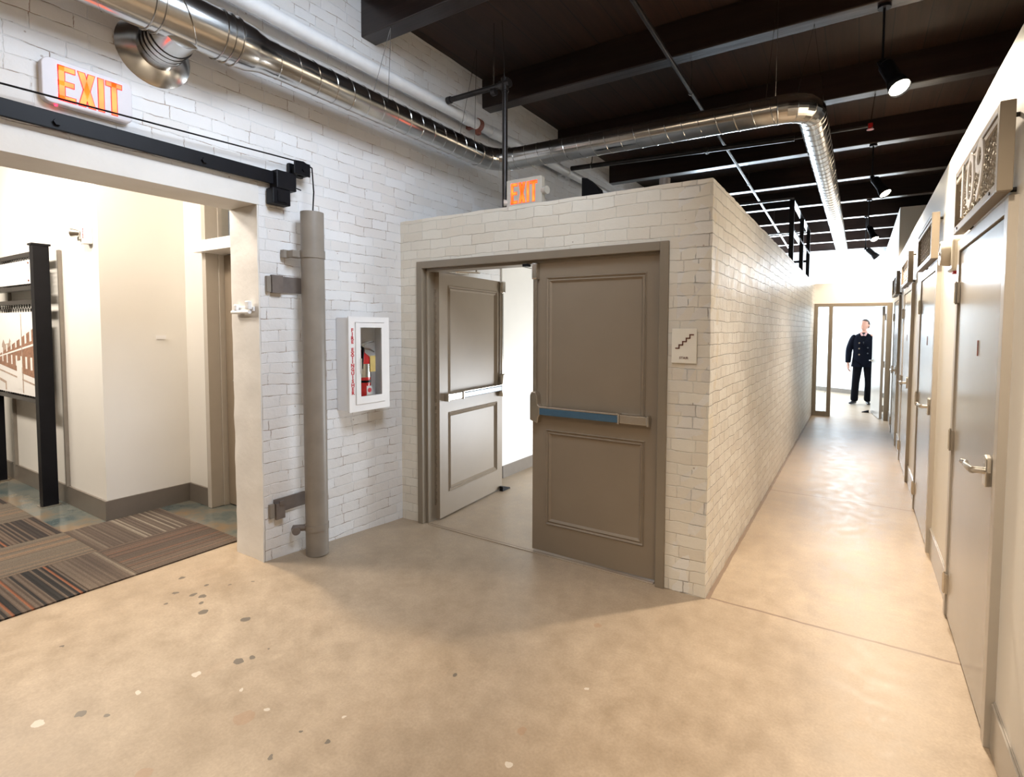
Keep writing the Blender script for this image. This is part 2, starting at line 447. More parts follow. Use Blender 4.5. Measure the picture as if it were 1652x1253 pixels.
# ------------------------------------------------------------------ floor
bm = BM()
xs = [XL+.0]+[XL+.15*i for i in range(1, 9)]+[-1.5, -.7, 0, .484, .9]
# concrete slab of the hall, gently rising to the lobby opening
xs = [-3.755, -3.6, -3.5]+[-3.27+.09*i for i in range(0, 14)]+[-1.8, -1.0, 0, .6, 4.0]
ys = [-5, -3, -1, 0, .8, 1.4, 1.92]+[1.92+.1*i for i in range(1, 13)]+[3.6, 5, 8, 11, 14, 17.1]
g = [[bm.verts.new((x, y, floor_z(x, y) if y < YF else 0)) for y in ys] for x in xs]
for i in range(len(xs)-1):
    for j in range(len(ys)-1):
        bm.faces.new((g[i][j], g[i+1][j], g[i+1][j+1], g[i][j+1]))
box(bm, -3.755, 4.0, -5, 17.1, -.15, -.05)
fl_ = struct('floor', bm, 'concrete', smooth=True)

bm = BM(); box(bm, -9.5, -3.756, -5, 4.5, -.05, ZF-.001)
struct('floor', bm, 'stained')

# carpet tiles of the lobby
cr = thing('carpet', 'brown and orange striped carpet of square tiles in the lobby doorway', 'carpet', (-4.4, 1, ZF))
def ctile(x0, x1, y0, y1, mat):
    bm = BM(); box(bm, x0+.001, x1-.001, y0+.001, y1-.001, ZF, ZF+.009)
    obj('carpet_tile', bm, mat, cr)
B1, B2, OR, GR = (.075, .052, .038), (.125, .092, .066), (.22, .08, .035), (.24, .20, .15)
mats = [carpet_mat('carpet_soft_along', False, (B1, B2, (.15, .08, .05)), 1),
        carpet_mat('carpet_soft_across', True, (B1, B2, GR), 2),
        carpet_mat('carpet_bold_dark', True, ((.014, .012, .011), (.11, .08, .058), OR), 3, 1),
        carpet_mat('carpet_bold_across', True, ((.03, .022, .018), (.11, .078, .055), OR), 5, 1),
        carpet_mat('carpet_light_along', False, ((.10, .078, .056), (.15, .118, .086), (.2, .12, .07)), 7)]
T = .613
lay = {(0, 0): 0, (1, 0): 1, (0, 1): 1, (1, 1): 4, (0, 2): 2, (1, 2): 2, (2, 1): 3, (2, 2): 4, (3, 1): 4, (3, 2): 3, (4, 1): 3, (4, 2): 4, (1, 3): 4, (0, 3): 2, (2, 3): 2}
for ix in range(6):
    for iy in range(5):
        x1 = -3.755-ix*T; y1 = 2.0-iy*T
        if ix >= 2 and iy == 0: continue
        mi = lay.get((ix, iy), (ix*3+iy*2) % 5)
        if (ix, iy) == (0, 1):
            ctile(x1-T, x1, y1-.24, y1, mats[1]); ctile(x1-T, x1, y1-T, y1-.24, mats[2]); continue
        ctile(x1-T if ix != 1 else x1-T, x1, y1-T, y1, mats[mi])

# ------------------------------------------------------------------ ceiling and beams
bm = BM(); box(bm, -3.6, 4.0, -5, 17.3, ZD, ZD+.1); struct('ceiling', bm, 'deck')
for i, y in enumerate((-1.7, -.22, 1.28, 2.775, 4.23, 5.73, 7.27, 8.75, 10.24, 11.70, 13.15, 14.65, 16.2)):
    bm = BM(); box(bm, XL-.05, 3.98, y-.07, y+.07, ZB, ZD+.0)
    o = obj('ceiling_beam', bm, 'beam', bev=.008)
    o['kind'] = 'structure'

# ------------------------------------------------------------------ left brick wall with lobby opening
def jitter(bm, amp, sc=9):
    for v in bm.verts:
        n = noise.noise_vector(v.co*sc); v.co += n*amp
def subdiv_box(bm, x0, x1, y0, y1, z0, z1, step=.12):
    """box whose faces are gridded, with shared verts, so edges can be worn"""
    def lin(a, b):
        n = max(1, int(round((b-a)/step))); return [a+(b-a)*i/n for i in range(n+1)]
    X, Y, Z = lin(x0, x1), lin(y0, y1), lin(z0, z1); cache = {}
    def V(x, y, z):
        k = (round(x, 5), round(y, 5), round(z, 5))
        if k not in cache: cache[k] = bm.verts.new((x, y, z))
        return cache[k]
    for A, B_, fn in ((Y, Z, lambda a, b: (x0, a, b)), (Y, Z, lambda a, b: (x1, a, b)), (X, Z, lambda a, b: (a, y0, b)), (X, Z, lambda a, b: (a, y1, b)), (X, Y, lambda a, b: (a, b, z0)), (X, Y, lambda a, b: (a, b, z1))):
        for i in range(len(A)-1):
            for j in range(len(B_)-1):
                bm.faces.new([V(*fn(A[i], B_[j])), V(*fn(A[i+1], B_[j])), V(*fn(A[i+1], B_[j+1])), V(*fn(A[i], B_[j+1]))])
bm = BM()
YP = 1.895; ZL = 2.385
wall_holes(bm, -5, 17.2, 0, ZD, [(-2.2, YP, 0, ZL)], lambda a, b, c, d: subdiv_box(bm, -3.58, XL, a, b, c, d, .15))
bmesh.ops.remove_doubles(bm, verts=bm.verts, dist=.0005)
jitter(bm, .005)
struct('wall_left', bm, 'brick', smooth=True, angle=.9)
# smooth plaster on the reveal of the pier and the lintel
bm = BM(); subdiv_box(bm, -3.585, XL-.001, YP-.010, YP-.001, .06, ZL, .06)
for v in bm.verts:
    v.co += noise.noise_vector(v.co*7)*.005
struct('trim_1', bm, 'plaster_w', smooth=True)
bm = BM(); box(bm, -3.585, XL-.001, -2.2, YP-.012, ZL-.012, ZL-.001); struct('trim_2', bm, 'plaster_w')
bm = BM(); box(bm, XL+.0005, XL+.006, -2.2, YP, ZL-.012, 2.49)
jitter(bm, .001); struct('trim_3', bm, 'plaster_w')

# ------------------------------------------------------------------ stairwell enclosure
DX0, DX1, DZ = -3.075, -.995, 2.135          # outer frame of double door
bm = BM()
def put(a, b, c, d): subdiv_box(bm, a, b, YF, YF+.20, c, d, .07)
wall_holes(bm, XL, XS-.001, 0, ZBOX, [(DX0+.01, DX1-.01, 0, DZ-.01)], put)
bmesh.ops.remove_doubles(bm, verts=bm.verts, dist=.0005)
for v in bm.verts: v.co += noise.noise_vector(v.co*13)*.005
struct('wall_front', bm, 'brick_front', smooth=True, angle=.9)
bm = BM(); subdiv_box(bm, XS-.2, XS, YF+.001, YE+.15, 0, ZBOX, .07)
for v in bm.verts: v.co += noise.noise_vector(v.co*13+Vector((3, 1, 0)))*.006
struct('wall_middle', bm, 'brick_side', smooth=True, angle=.9)
bm = BM(); box(bm, XL, XS-.2, YF+.2, YE+.15, 2.30, 2.38); struct('ceiling', bm, 'plaster')
bm = BM(); box(bm, XL, XS-.2, YE-.05, YE+.12, 0, 2.3); struct('wall_back', bm, 'plaster')
# plaster panel in the stairwell and its base
bm = BM(); box(bm, XL, XL+.02, 4.47, YE-.05, .13, 2.29); struct('wall_inner', bm, 'plaster')
bm = BM(); box(bm, XL, XL+.035, 4.47, YE-.05, 0, .13); struct('baseboard_left', bm, 'cover')

# double door frame + leaves
fr = thing('door_1', 'taupe steel frame with a pair of paneled doors, left leaf swung open', 'door', (-2.03, YF, 0), kind='structure')
bm = BM()
fy0, fy1 = YF-.018, YF+.16
for a, b in ((DX0, DX0+.055), (DX1-.055, DX1)):
    box(bm, a, b, fy0, fy1, 0, DZ)
    s = .055 if a == DX0 else -.055
    x = (b if a == DX0 else a)
    box(bm, min(x, x+.02*(1 if a == DX0 else -1)), max(x, x+.02*(1 if a == DX0 else -1)), fy0+.045, fy1, 0, DZ-.055)
box(bm, DX0+.055, DX1-.055, fy0, fy1, DZ-.055, DZ)
box(bm, DX0+.055, DX1-.055, fy0+.045, fy1, DZ-.075, DZ-.055)
obj('door_frame', bm, 'taupe_frame', fr, bev=.003)
LW = .97
def leaf_mesh(wd, h, t, panels, parent, mat, place, name='door_leaf'):
    """leaf in local coords: x 0..wd, y 0..t (front face y=0), z"""
    bm = BM(); xs_ = [0, wd]; zs_ = [0, h]
    b0 = bm
    # body as slab with recessed moulded panels on front and back
    def P(x, y, z): return place(Vector((x, y, z)))
    def quad(a, b, c, d): bm.faces.new([bm.verts.new(P(*q)) for q in (a, b, c, d)])
    def face(y, s):
        cur = 0
        ps = sorted(panels, key=lambda q: q[2])
        x0, x1 = ps[0][0], ps[0][1]
        quad((0, y, 0), (x0, y, 0), (x0, y, h), (0, y, h)); quad((x1, y, 0), (wd, y, 0), (wd, y, h), (x1, y, h))
        zc = 0
        for (a, b, c, d) in ps:
            quad((a, y, zc), (b, y, zc), (b, y, c), (a, y, c)); zc = d
            prof = [(0, 0), (.006, -.008), (.016, .003), (.026, -.004), (.04, .010), (.05, .010)]
            for (i0, d0), (i1, d1) in zip(prof, prof[1:]):
                for (p, q) in (((a+i0, c+i0), (b-i0, c+i0)), ((b-i0, c+i0), (b-i0, d-i0)), ((b-i0, d-i0), (a+i0, d-i0)), ((a+i0, d-i0), (a+i0, c+i0))):
                    def inn(pt):
                        sx = 1 if pt[0] < (a+b)/2 else -1; sz = 1 if pt[1] < (c+d)/2 else -1
                        return (pt[0]+sx*(i1-i0), pt[1]+sz*(i1-i0))
                    p2, q2 = inn(p), inn(q)
                    quad((p[0], y+s*d0, p[1]), (q[0], y+s*d0, q[1]), (q2[0], y+s*d1, q2[1]), (p2[0], y+s*d1, p2[1]))
            e = .05; quad((a+e, y+s*.010, c+e), (b-e, y+s*.010, c+e), (b-e, y+s*.010, d-e), (a+e, y+s*.010, d-e))
        quad((x0, y, zc), (x1, y, zc), (x1, y, h), (x0, y, h))
    face(0, 1); face(t, -1)
    quad((0, 0, 0), (0, t, 0), (0, t, h), (0, 0, h)); quad((wd, 0, 0), (wd, t, 0), (wd, t, h), (wd, 0, h))
    quad((0, 0, 0), (wd, 0, 0), (wd, t, 0), (0, t, 0)); quad((0, 0, h), (wd, 0, h), (wd, t, h), (0, t, h))
    bmesh.ops.remove_doubles(bm, verts=bm.verts, dist=.0002)
    return obj(name, bm, mat, parent)
def panic(leaf, parent, place, wd, hinge_right):
    """rod exit device on the front (y<0) side. free edge at x=0 if hinge_right"""
    fx = (lambda x: x) if hinge_right else (lambda x: wd-x)
    def P(x, y, z): return place(Vector((fx(x), y, z)))
    def bx(bm, x0, x1, y0, y1, z0, z1):
        vs = [bm.verts.new(P(x, y, z)) for x in (x0, x1) for y in (y0, y1) for z in (z0, z1)]
        for f in ((0, 1, 3, 2), (4, 6, 7, 5), (0, 4, 5, 1), (2, 3, 7, 6), (0, 2, 6, 4), (1, 5, 7, 3)): bm.faces.new([vs[i] for i in f])
    hd = BM()   # centre case at the free edge
    prof = [(.008, .945), (.075, .925), (.08, .965), (.092, .985), (.092, 1.045), (.075, 1.06), (.07, 1.12), (.055, 1.145), (.02, 1.145), (.008, 1.12)]
    prism(hd, prof, lambda u, v, t: P(u, t, v), -.055, 0)
    obj('latch_case', hd, 'chrome', leaf, bev=.006, label='satin metal latch case')
    b = BM(); bx(b, .082, .70, -.052, -.012, .985, 1.035)
    obj('push_bar', b, 'bar_blue', leaf, bev=.006, label='blue-grey push bar')
    b = BM(); bx(b, .082, .70, -.055, -.006, 1.035, 1.047); bx(b, .70, .712, -.056, -.004, .978, 1.047)
    bx(b, .712, .90, -.046, -.0, .985, 1.04); bx(b, .90, .915, -.05, -.0, .978, 1.046)
    obj('bar_housing', b, 'chrome', leaf, bev=.004, label='satin metal bar housing')
    b = BM(); bx(b, .028, .048, -.03, -.012, 1.145, 1.93)
    obj('vertical_rod', b, 'chrome', leaf, label='slim metal vertical rod')
    b = BM(); bx(b, .015, .062, -.052, 0, 1.93, 2.045)
    obj('top_latch', b, 'chrome', leaf, bev=.01, label='rounded metal top latch')
Y0 = YF+.035
pr = lambda v: Vector((-1.055-LW+.045+v.x*(LW-.045)/LW*1.0, Y0+v.y, .012+v.z))
PAN_ = [(.115, LW-.095, .20, .88), (.115, LW-.095, 1.005, 1.945)]
def place_right(v): return Vector((-1.99+v.x*.965, Y0+v.y, .016+v.z))
lr = leaf_mesh(LW, 2.045, .045, PAN_, fr, 'taupe', place_right)
lr['label'] = 'closed right leaf'
panic(lr, fr, place_right, LW, True)
# left leaf hinged at the left jamb and swung into the stairwell
ang = math.radians(94)
hx, hy = -2.975, YF+.115
def place_left(v):   # local x from hinge, front face y=0 looks to +x world
    u = Vector((math.cos(ang), math.sin(ang), 0)); n = Vector((math.sin(ang), -math.cos(ang), 0))
    return Vector((hx, hy, .016))+u*(v.x)+n*(.02-v.y)+Vector((0, 0, v.z))
ll = leaf_mesh(LW, 2.045, .045, PAN_, fr, 'taupe', place_left)
ll['label'] = 'open left leaf'
panic(ll, fr, place_left, LW, False)
bm = BM(); box(bm, DX0+.0755, DX0+.084, YF+.10, YF+.125, .13, .9); box(bm, DX0+.0755, DX0+.084, YF+.10, YF+.125, 1.0, 1.9)
for k in range(30): box(bm, DX0+.084, DX0+.09, YF+.10, YF+.125, .15+k*.06, .18+k*.06)
obj('piano_hinge', bm, 'chrome', fr)
bm = BM()
prism(bm, [(0, 0), (.13, 0), (.12, .012), (.02, .045), (0, .045)], lambda u, v, t: Vector((-3.03+.0+t, 4.10+u, v+.001)), .02, .06)
tag(obj('door_wedge', bm, 'black'), 'black rubber wedge under the open left stair door leaf', 'door wedge')
# steel threshold plate
bm = BM(); box(bm, -2.98, -1.07, YF-.0, YF+.03, .0, .004); struct('trim_4', bm, 'concrete')
# closer arm on the open leaf
bm = BM(); tube(bm, [(-2.93, 3.30, 2.075), (-2.78, 3.50, 2.075)], .008, 8); tube(bm, [(-2.78, 3.50, 2.075), (-2.72, 3.38, 2.075)], .008, 8); box(bm, -2.98, -2.90, 3.25, 3.50, 2.063, 2.088)
obj('closer_arm', bm, 'chrome', fr)
bm = BM(); box(bm, -2.06, -2.02, YF+.0, YF+.045, DZ-.075-.018, DZ-.0755); obj('strike', bm, 'black', fr)

# stair sign
sg = thing('stair_sign', 'cream square sign with brown stair symbol on the brick beside the double door', 'sign', (-.89, YF-.01, 1.5))
bm = BM(); box(bm, -.968, -.818, YF-.016, YF-.009, 1.402, 1.608); obj('sign_plate', bm, 'signplate', sg, bev=.002)
bm = BM()
x, z = -.945, 1.487; st = .0213
for k in range(5):
    box(bm, x, x+st+.004, YF-.0185, YF-.0165, z, z+.007)
    if k < 4: box(bm, x+st-.002, x+st+.005, YF-.0185, YF-.0165, z, z+.0203+.007)
    x += st; z += .0203
obj('stair_symbol', bm, 'brownprint', sg)
text_mesh('lettering', 'STAIR', .021, 'brownprint', lambda x, y, z: Vector((-.893+x, YF-.0172-z, 1.433+y)), sg)

# ------------------------------------------------------------------ right partition, doors
YD = [2.58+2.05*i for i in range(4)]; DW = 1.02
bm = BM()
def put(a, b, c, d): box(bm, XR, XR+.12, a, b, c, d)
wall_holes(bm, -5, YE+.15, 0, 2.73, [(y-.03, y+DW+.03, 0, 2.06) for y in YD], put)
bmesh.ops.remove_doubles(bm, verts=bm.verts, dist=.0001)
struct('wall_right', bm, 'plaster')
edges = [-5]
for y in YD: edges += [y-.065, y+DW+.065]
edges.append(YE-.001)
for k in range(0, len(edges), 2):
    bm = BM(); box(bm, XR-.012, XR, edges[k], edges[k+1], 0, .185); box(bm, XR-.006, XR, edges[k], edges[k+1], .185, .192)
    struct('baseboard_right', bm, 'pale_frame' if False else 'pale', bev=.002)
def lever(parent, y, x, z, s=1, mat='chrome'):
    bm = BM()
    prism(bm, [(-.03, -.06), (.03, -.06), (.034, .0), (.03, .055), (0, .065), (-.03, .055), (-.034, 0)], lambda u, v, t: Vector((x-t, y+u, z+v)), 0, .02)
    obj('rose', bm, mat, parent, bev=.004)
    bm = BM(); cyl(bm, (x-.02, y, z), (x-.065, y, z), .014, .013)
    tube(bm, [(x-.058, y-.012*s, z), (x-.066, y+.03*s, z+.002), (x-.066, y+.10*s, z-.002), (x-.060, y+.125*s, z-.0), (x-.075, y+.138*s, z+.004)], [.014, .0125, .011, .011, .009], 12)
    obj('lever', bm, mat, parent, smooth=True)
for i, y in enumerate(YD):
    names = ['nearest', 'second', 'third', 'farthest']
    d = thing('door_%d' % (i+2), 'pale grey flush door with chrome lever, %s in the row on the right' % names[i], 'door', (XR, y+DW/2, 0), kind='structure')
    bm = BM()
    x0 = XR-.03
    box(bm, x0, XR+.14, y-.06, y-.004, 0, 2.10); box(bm, x0, XR+.14, y+DW+.004, y+DW+.06, 0, 2.10)
    box(bm, x0, XR+.14, y-.004, y+DW+.004, 2.04, 2.10)
    obj('door_frame', bm, 'pale_frame', d, bev=.002)
    bm = BM(); box(bm, XR-.022, XR+.022, y, y+DW, .010, 2.032); lf = obj('door_leaf', bm, 'pale', d, bev=.002)
    for z in (.19, 1.0, 1.81):
        bm = BM(); cyl(bm, (XR-.036, y+DW+.002, z-.055), (XR-.036, y+DW+.002, z+.055), .009, n=12)
        cyl(bm, (XR-.036, y+DW+.002, z-.062), (XR-.036, y+DW+.002, z+.062), .005, n=8)
        box(bm, XR-.034, XR-.0225, y+DW-.03, y+DW, z-.055, z+.055)
        obj('hinge', bm, 'chrome', d, smooth=True)
    lever(lf, y+.075, XR-.0225, 1.045)
    bm = BM(); box(bm, XR-.026, XR-.0225, y+.43, y+.434, 1.49, 1.56); obj('card_slot', bm, 'rust', lf)

# room sign frames with crimped wire above each door
def wire_sign(y0, i):
    names = ['nearest the camera', 'second along the wall', 'third along the wall', 'farthest down the corridor']
    lab = 'steel framed wire mesh sign above a door, %s' % names[i]
    if i == 0: lab = 'wire mesh room sign with numerals 109 above the nearest corridor door'
    t = thing('mesh_room_sign', lab, 'sign', (XR-.05, y0+.51, 2.11), 'mesh signs above the corridor doors')
    xa, xb = XR-.072, XR-.026; y1 = y0+1.02; za, zb = 2.11, 2.432
    bm = BM()
    box(bm, xa, xb, y0, y0+.035, za, zb); box(bm, xa, xb, y1-.035, y1, za, zb)
    box(bm, xa, xb, y0+.035, y1-.035, za, za+.035); box(bm, xa, xb, y0+.035, y1-.035, zb-.03, zb)
    obj('sign_frame', bm, 'taupe_frame', t, bev=.003)
    bm = BM(); box(bm, xa+.001, xa+.008, y0+.035, y1-.035, zb-.065, zb-.045)
    obj('inner_rail', bm, 'pale_frame', t)
    bm = BM(); xm = (xa+xb)/2
    n = 22
    for k in range(1, n):
        yy = y0+.035+(.95)*k/n
        pts = [(xm+.003*(1 if (j+k) % 2 else -1), yy+.007*(1 if (j//1+k) % 2 else -1), za+.035+(zb-za-.065)*j/14) for j in range(15)]
        tube(bm, pts, .0026, 5)
    for k in range(1, 7):
        zz = za+.035+(zb-za-.065)*k/7
        pts = [(xm-.006*(1 if (j+k) % 2 else -1), y0+.035+.95*j/26, zz+.004*(1 if (j+k) % 2 else -1)) for j in range(27)]
        tube(bm, pts, .0026, 5)
    obj('wire_mesh', bm, 'pale_frame', t, smooth=True)
    for yy in (y0+.09, y1-.09):
        for zz in (za+.018, zb-.03):
            bm = BM(); cyl(bm, (xb-.002, yy, zz), (XR, yy, zz), .009, n=12); obj('standoff', bm, 'darkpipe', t, smooth=True)
    if i == 0:
        text_mesh('number', '109', .36, 'white', lambda x, y, z: Vector((xa-.002+z, y0+.545-x, 2.265+y)), t, ext=.003, sx=1.15)
    for yy in (y0+.12, y1-.12):
        bm = BM(); cyl(bm, (xa-.004, yy, za+.018), (xa, yy, za+.018), .007, n=10); obj('bolt', bm, 'darkpipe', t)
    return t
for i in range(4): wire_sign(2.48+2.05*i, i)

# notification speaker on the right wall between two doors
hs = thing('wall_speaker_strobe', 'cream round-faced alarm speaker on the wall between the two nearest right doors', 'alarm', (XR, 3.83, 2.04))
bm = BM(); box(bm, XR-.045, XR, 3.74, 3.93, 1.95, 2.13); obj('housing', bm, 'cream', hs, bev=.012)
bm = BM(); cyl(bm, (XR-.045, 3.86, 2.06), (XR-.085, 3.86, 2.06), .078, .070, 32); torus(bm, (XR-.086, 3.86, 2.06), (1, 0, 0), .066, .005, 28)
obj('speaker_cone', bm, 'cream', hs, smooth=True)
bm = BM(); cyl(bm, (XR-.0855, 3.86, 2.06), (XR-.088, 3.86, 2.06), .056, .05, 28); cyl(bm, (XR-.088, 3.86, 2.06), (XR-.094, 3.86, 2.06), .014, .01, 16)
obj('grille', bm, 'post', hs, smooth=True)
bm = BM(); box(bm, XR-.03, XR-.005, 3.80, 3.86, 1.935, 1.949); obj('red_marking', bm, 'redprint', hs)

# ------------------------------------------------------------------ corridor end: glazed frame, wall above, room beyond
bm = BM(); box(bm, XS+.001, XR-.001, YE, YE+.14, 2.103, 2.478); struct('wall_end', bm, 'plaster')
ef = thing('door_6', 'taupe steel frame with narrow sidelight and open door at the corridor end', 'door', (-.1, YE, 0), kind='structure')
bm = BM()
for a, b in ((XS+.004, -.68), (-.50, -.435), (.405, XR-.004)): box(bm, a, b, YE-.015, YE+.12, 0, 2.103)
box(bm, -.68, -.50, YE-.015, YE+.12, 2.045, 2.103); box(bm, -.435, .405, YE-.015, YE+.12, 2.045, 2.103)
box(bm, -.68, -.50, YE-.015, YE+.12, 0, .088)
obj('door_frame', bm, 'taupe_frame', ef, bev=.003)
bm = BM(); box(bm, -.68, -.50, YE+.05, YE+.056, .088, 2.045); obj('glass_pane', bm, 'glass', ef)
a0 = Vector((.385, YE+.125, 0)); a1 = Vector((.262, YE+.94, 0)); u = (a1-a0).normalized(); n = Vector((-u.y, u.x, 0))
bm = BM()
vs = [bm.verts.new(a0+u*s+n*t+Vector((0, 0, z))) for s in (0, .82) for t in (-.0, .044) for z in (.012, 2.04)]
for f in ((0, 1, 3, 2), (4, 6, 7, 5), (0, 4, 5, 1), (2, 3, 7, 6), (0, 2, 6, 4), (1, 5, 7, 3)): bm.faces.new([vs[i] for i in f])
lf = obj('door_leaf', bm, 'pale', ef)
bm = BM(); p = a0+u*.75+n*.045+Vector((0, 0, 1.03))
cyl(bm, p, p+n*.05, .012, n=10); tube(bm, [p+n*.05, p+n*.052-u*.11], .010, 8); cyl(bm, p, p+n*.008, .03, n=14)
obj('lever', bm, 'chrome', lf, smooth=True)
for z in (.2, 1.0, 1.85):
    bm = BM(); box(bm, .386, .403, YE+.1205, YE+.15, z-.06, z+.06); obj('hinge', bm, 'chrome', ef)
bm = BM(); prism(bm, [(0, 0), (.14, 0), (.13, .012), (.02, .05), (0, .05)], lambda q, v, t: Vector((.20-q*.9, 11.86+t, v+.001)), 0, .045)
tag(obj('door_wedge', bm, 'black'), 'black rubber wedge holding open the door at the corridor end', 'door wedge')
# walls beyond
bm = BM(); box(bm, .55, 4.0, YE+.16, 17.2, 0, ZB-.0); struct('wall_far_right', bm, 'plaster')
bm = BM(); box(bm, 3.99, 4.1, -5, YE+.16, 0, ZD); struct('wall_east', bm, 'plaster')
bm = BM(); box(bm, -3.6, 4.0, 17.05, 17.2, 0, ZD); struct('wall_far', bm, 'board')
a = math.atan2(14.925-15.688, 1.289)
rot = Matrix.Translation((-.96, 15.69, 0)) @ Matrix.Rotation(a, 4, 'Z')
bm = BM(); box(bm, -1.2, 1.75, 0, .12, .0, 2.47, rot); struct('wall_back', bm, 'board')
bm = BM(); box(bm, -1.2, 1.74, -.02, -.001, .0, .11, rot); struct('baseboard_back', bm, 'cover')
bm = BM(); tube(bm, [rot @ Vector((.98, -.02, .62)), rot @ Vector((.98, -.02, .12))], .012, 8); bmm = box(bm, .94, 1.02, -.03, -.001, .62, .72, rot)
tag(obj('wall_outlet', bm, 'white'), 'small white outlet box with conduit low on the wall behind the man', 'outlet')
# wall behind the camera and lobby shell
bm = BM(); box(bm, -9.6, 4.1, -5.1, -5, 0, ZD); struct('wall_rear', bm, 'plaster')
bm = BM(); box(bm, -9.6, -9.5, -5, 4.5, 0, 3.5); struct('wall_lobby_far', bm, 'plaster')
bm = BM(); box(bm, -9.6, -3.59, -5, 4.5, 3.42, 3.52); struct('ceiling', bm, 'plaster')
bm = BM(); box(bm, -9.5, -3.6, .30, .55, 3.17, 3.42); box(bm, -9.5, -3.6, 1.35, 1.6, 3.17, 3.42) if False else None
o = obj('ceiling_beam', bm, 'beam'); o['kind'] = 'structure'
bm = BM(); box(bm, -9.5, -5.03, 1.665, 2.5, 0, 3.42); struct('wall_lobby', bm, 'plaster')
# lobby wall with service door
LDX0, LDX1 = -4.69, -3.66
bm = BM()
def put(a, b, c, d): box(bm, a, b, 2.26, 2.42, c, d)
wall_holes(bm, -5.03, -3.60, 0, 3.42, [(LDX0+.01, LDX1, 0, 3.2)], put)
struct('wall_lobby_back', bm, 'plaster')
bm = BM(); box(bm, -5.03, -5.015, 1.65, 2.26, ZF, .235); struct('baseboard_lobby', bm, 'cover')
bm = BM(); box(bm, -9.5, -5.0301, 1.65, 1.665, ZF, .235); struct('baseboard_lobby', bm, 'cover')
bm = BM(); box(bm, -5.015, LDX0, 2.245, 2.26, ZF, .235); struct('baseboard_lobby', bm, 'cover')
ld = thing('door_7', 'tan door with tall taupe frame and transom in the lobby corner', 'door', (-4.2, 2.26, ZF), kind='structure')
bm = BM()
box(bm, LDX0, LDX0+.06, 2.235, 2.42, ZF, 3.2); box(bm, LDX1-.05, LDX1, 2.235, 2.42, ZF, 3.2)
box(bm, LDX0+.06, LDX1-.05, 2.235, 2.42, 3.15, 3.2)
box(bm, LDX0+.06, LDX0+.075, 2.33, 2.42, ZF, 3.15)
obj('door_frame', bm, 'pale_frame', ld, bev=.003)
bm = BM(); box(bm, LDX0+.0, LDX1, 2.17, 2.234, 2.21, 2.30); box(bm, LDX0+.076, LDX1-.051, 2.2345, 2.42, 2.21, 2.30)
obj('transom_bar', bm, 'white', ld, bev=.003)
bm = BM(); box(bm, LDX0+.078, LDX1-.051, 2.36, 2.366, 2.30, 3.15); obj('transom_pane', bm, 'glass', ld)
bm = BM(); box(bm, LDX0+.078, LDX1-.053, 2.37, 2.415, ZF+.01, 2.205); l7 = obj('door_leaf', bm, 'taupe', ld, bev=.002)
bm = BM(); tube(bm, [(-4.36, 2.33, 1.33), (-4.24, 2.32, 1.33)], .016, 10); cyl(bm, (-4.33, 2.37, 1.33), (-4.33, 2.32, 1.33), .02, n=12)
cyl(bm, (-4.35, 2.37, 1.17), (-4.35, 2.31, 1.17), .022, n=14); tube(bm, [(-4.39, 2.31, 1.165), (-4.30, 2.30, 1.175), (-4.22, 2.31, 1.18)], [.012, .016, .012], 10)
box(bm, -4.36, -4.33, 2.355, 2.37, 1.10, 1.36)
obj('door_handle', bm, 'chrome', l7, smooth=True)
# dark room behind transom
bm = BM(); box(bm, -4.7, -3.6, 2.9, 3.0, 0, 3.4); struct('wall_service', bm, 'plaster')

# old strike catch on the pier reveal
t = thing('door_catch', 'small white painted iron latch catch on the pier reveal', 'latch', (-3.42, YP, 1.72))
bm = BM(); box(bm, -3.53, -3.31, YP-.022, YP-.011, 1.705, 1.735)
obj('plate', bm, 'sprink', t, bev=.003)
bm = BM(); tube(bm, [(-3.53, YP-.035, 1.70), (-3.33, YP-.035, 1.70)], .012, 10); obj('bolt_bar', bm, 'sprink', t, smooth=True)
bm = BM(); box(bm, -3.36, -3.32, YP-.05, YP-.0225, 1.715, 1.77); obj('keeper', bm, 'sprink', t, bev=.006); bm = BM(); box(bm, -3.50, -3.47, YP-.045, YP-.0225, 1.71, 1.75); obj('keeper', bm, 'sprink', t, bev=.006)

# ------------------------------------------------------------------ sliding fire door hardware
t = thing('sliding_door_track', 'long black steel track bolted above the lobby opening', 'rail', (XL, .5, 2.5))
bm = BM(); box(bm, XL+.035, XL+.052, -2.2, 2.02, 2.512, 2.592); obj('track_bar', bm, 'black', t, bev=.003)
for y in (-.6, .28, .93, 1.56):
    bm = BM(); cyl(bm, (XL+.009, y, 2.545), (XL+.035, y, 2.545), .012, n=10); cyl(bm, (XL+.052, y, 2.545), (XL+.068, y, 2.545), .016, n=6); obj('track_bolt', bm, 'black', t)
bm = BM(); box(bm, XL+.009, XL+.09, 1.965, 2.10, 2.485, 2.60); box(bm, XL+.009, XL+.085, 1.94, 2.06, 2.385, 2.485)
obj('end_stop', bm, 'black', t, bev=.006)
bm = BM(); tube(bm, [(XL+.06, 2.10, 2.52), (XL+.06, 2.15, 2.512)], .004, 6); obj('stop_pin', bm, 'black', t); bm = BM(); box(bm, XL+.0851, XL+.092, 1.97, 2.03, 2.40, 2.47); obj('stop_pin', bm, 'black', t)
t = thing('cable_pulley', 'black pulley block at the right end of the door track', 'pulley', (XL, 2.14, 2.63))
bm = BM(); box(bm, XL+.009, XL+.035, 2.085, 2.185, 2.60, 2.68); box(bm, XL+.10, XL+.11, 2.075, 2.187, 2.598, 2.682); box(bm, XL+.034, XL+.101, 2.085, 2.185, 2.604, 2.608)
obj('bracket', bm, 'black', t, bev=.004)
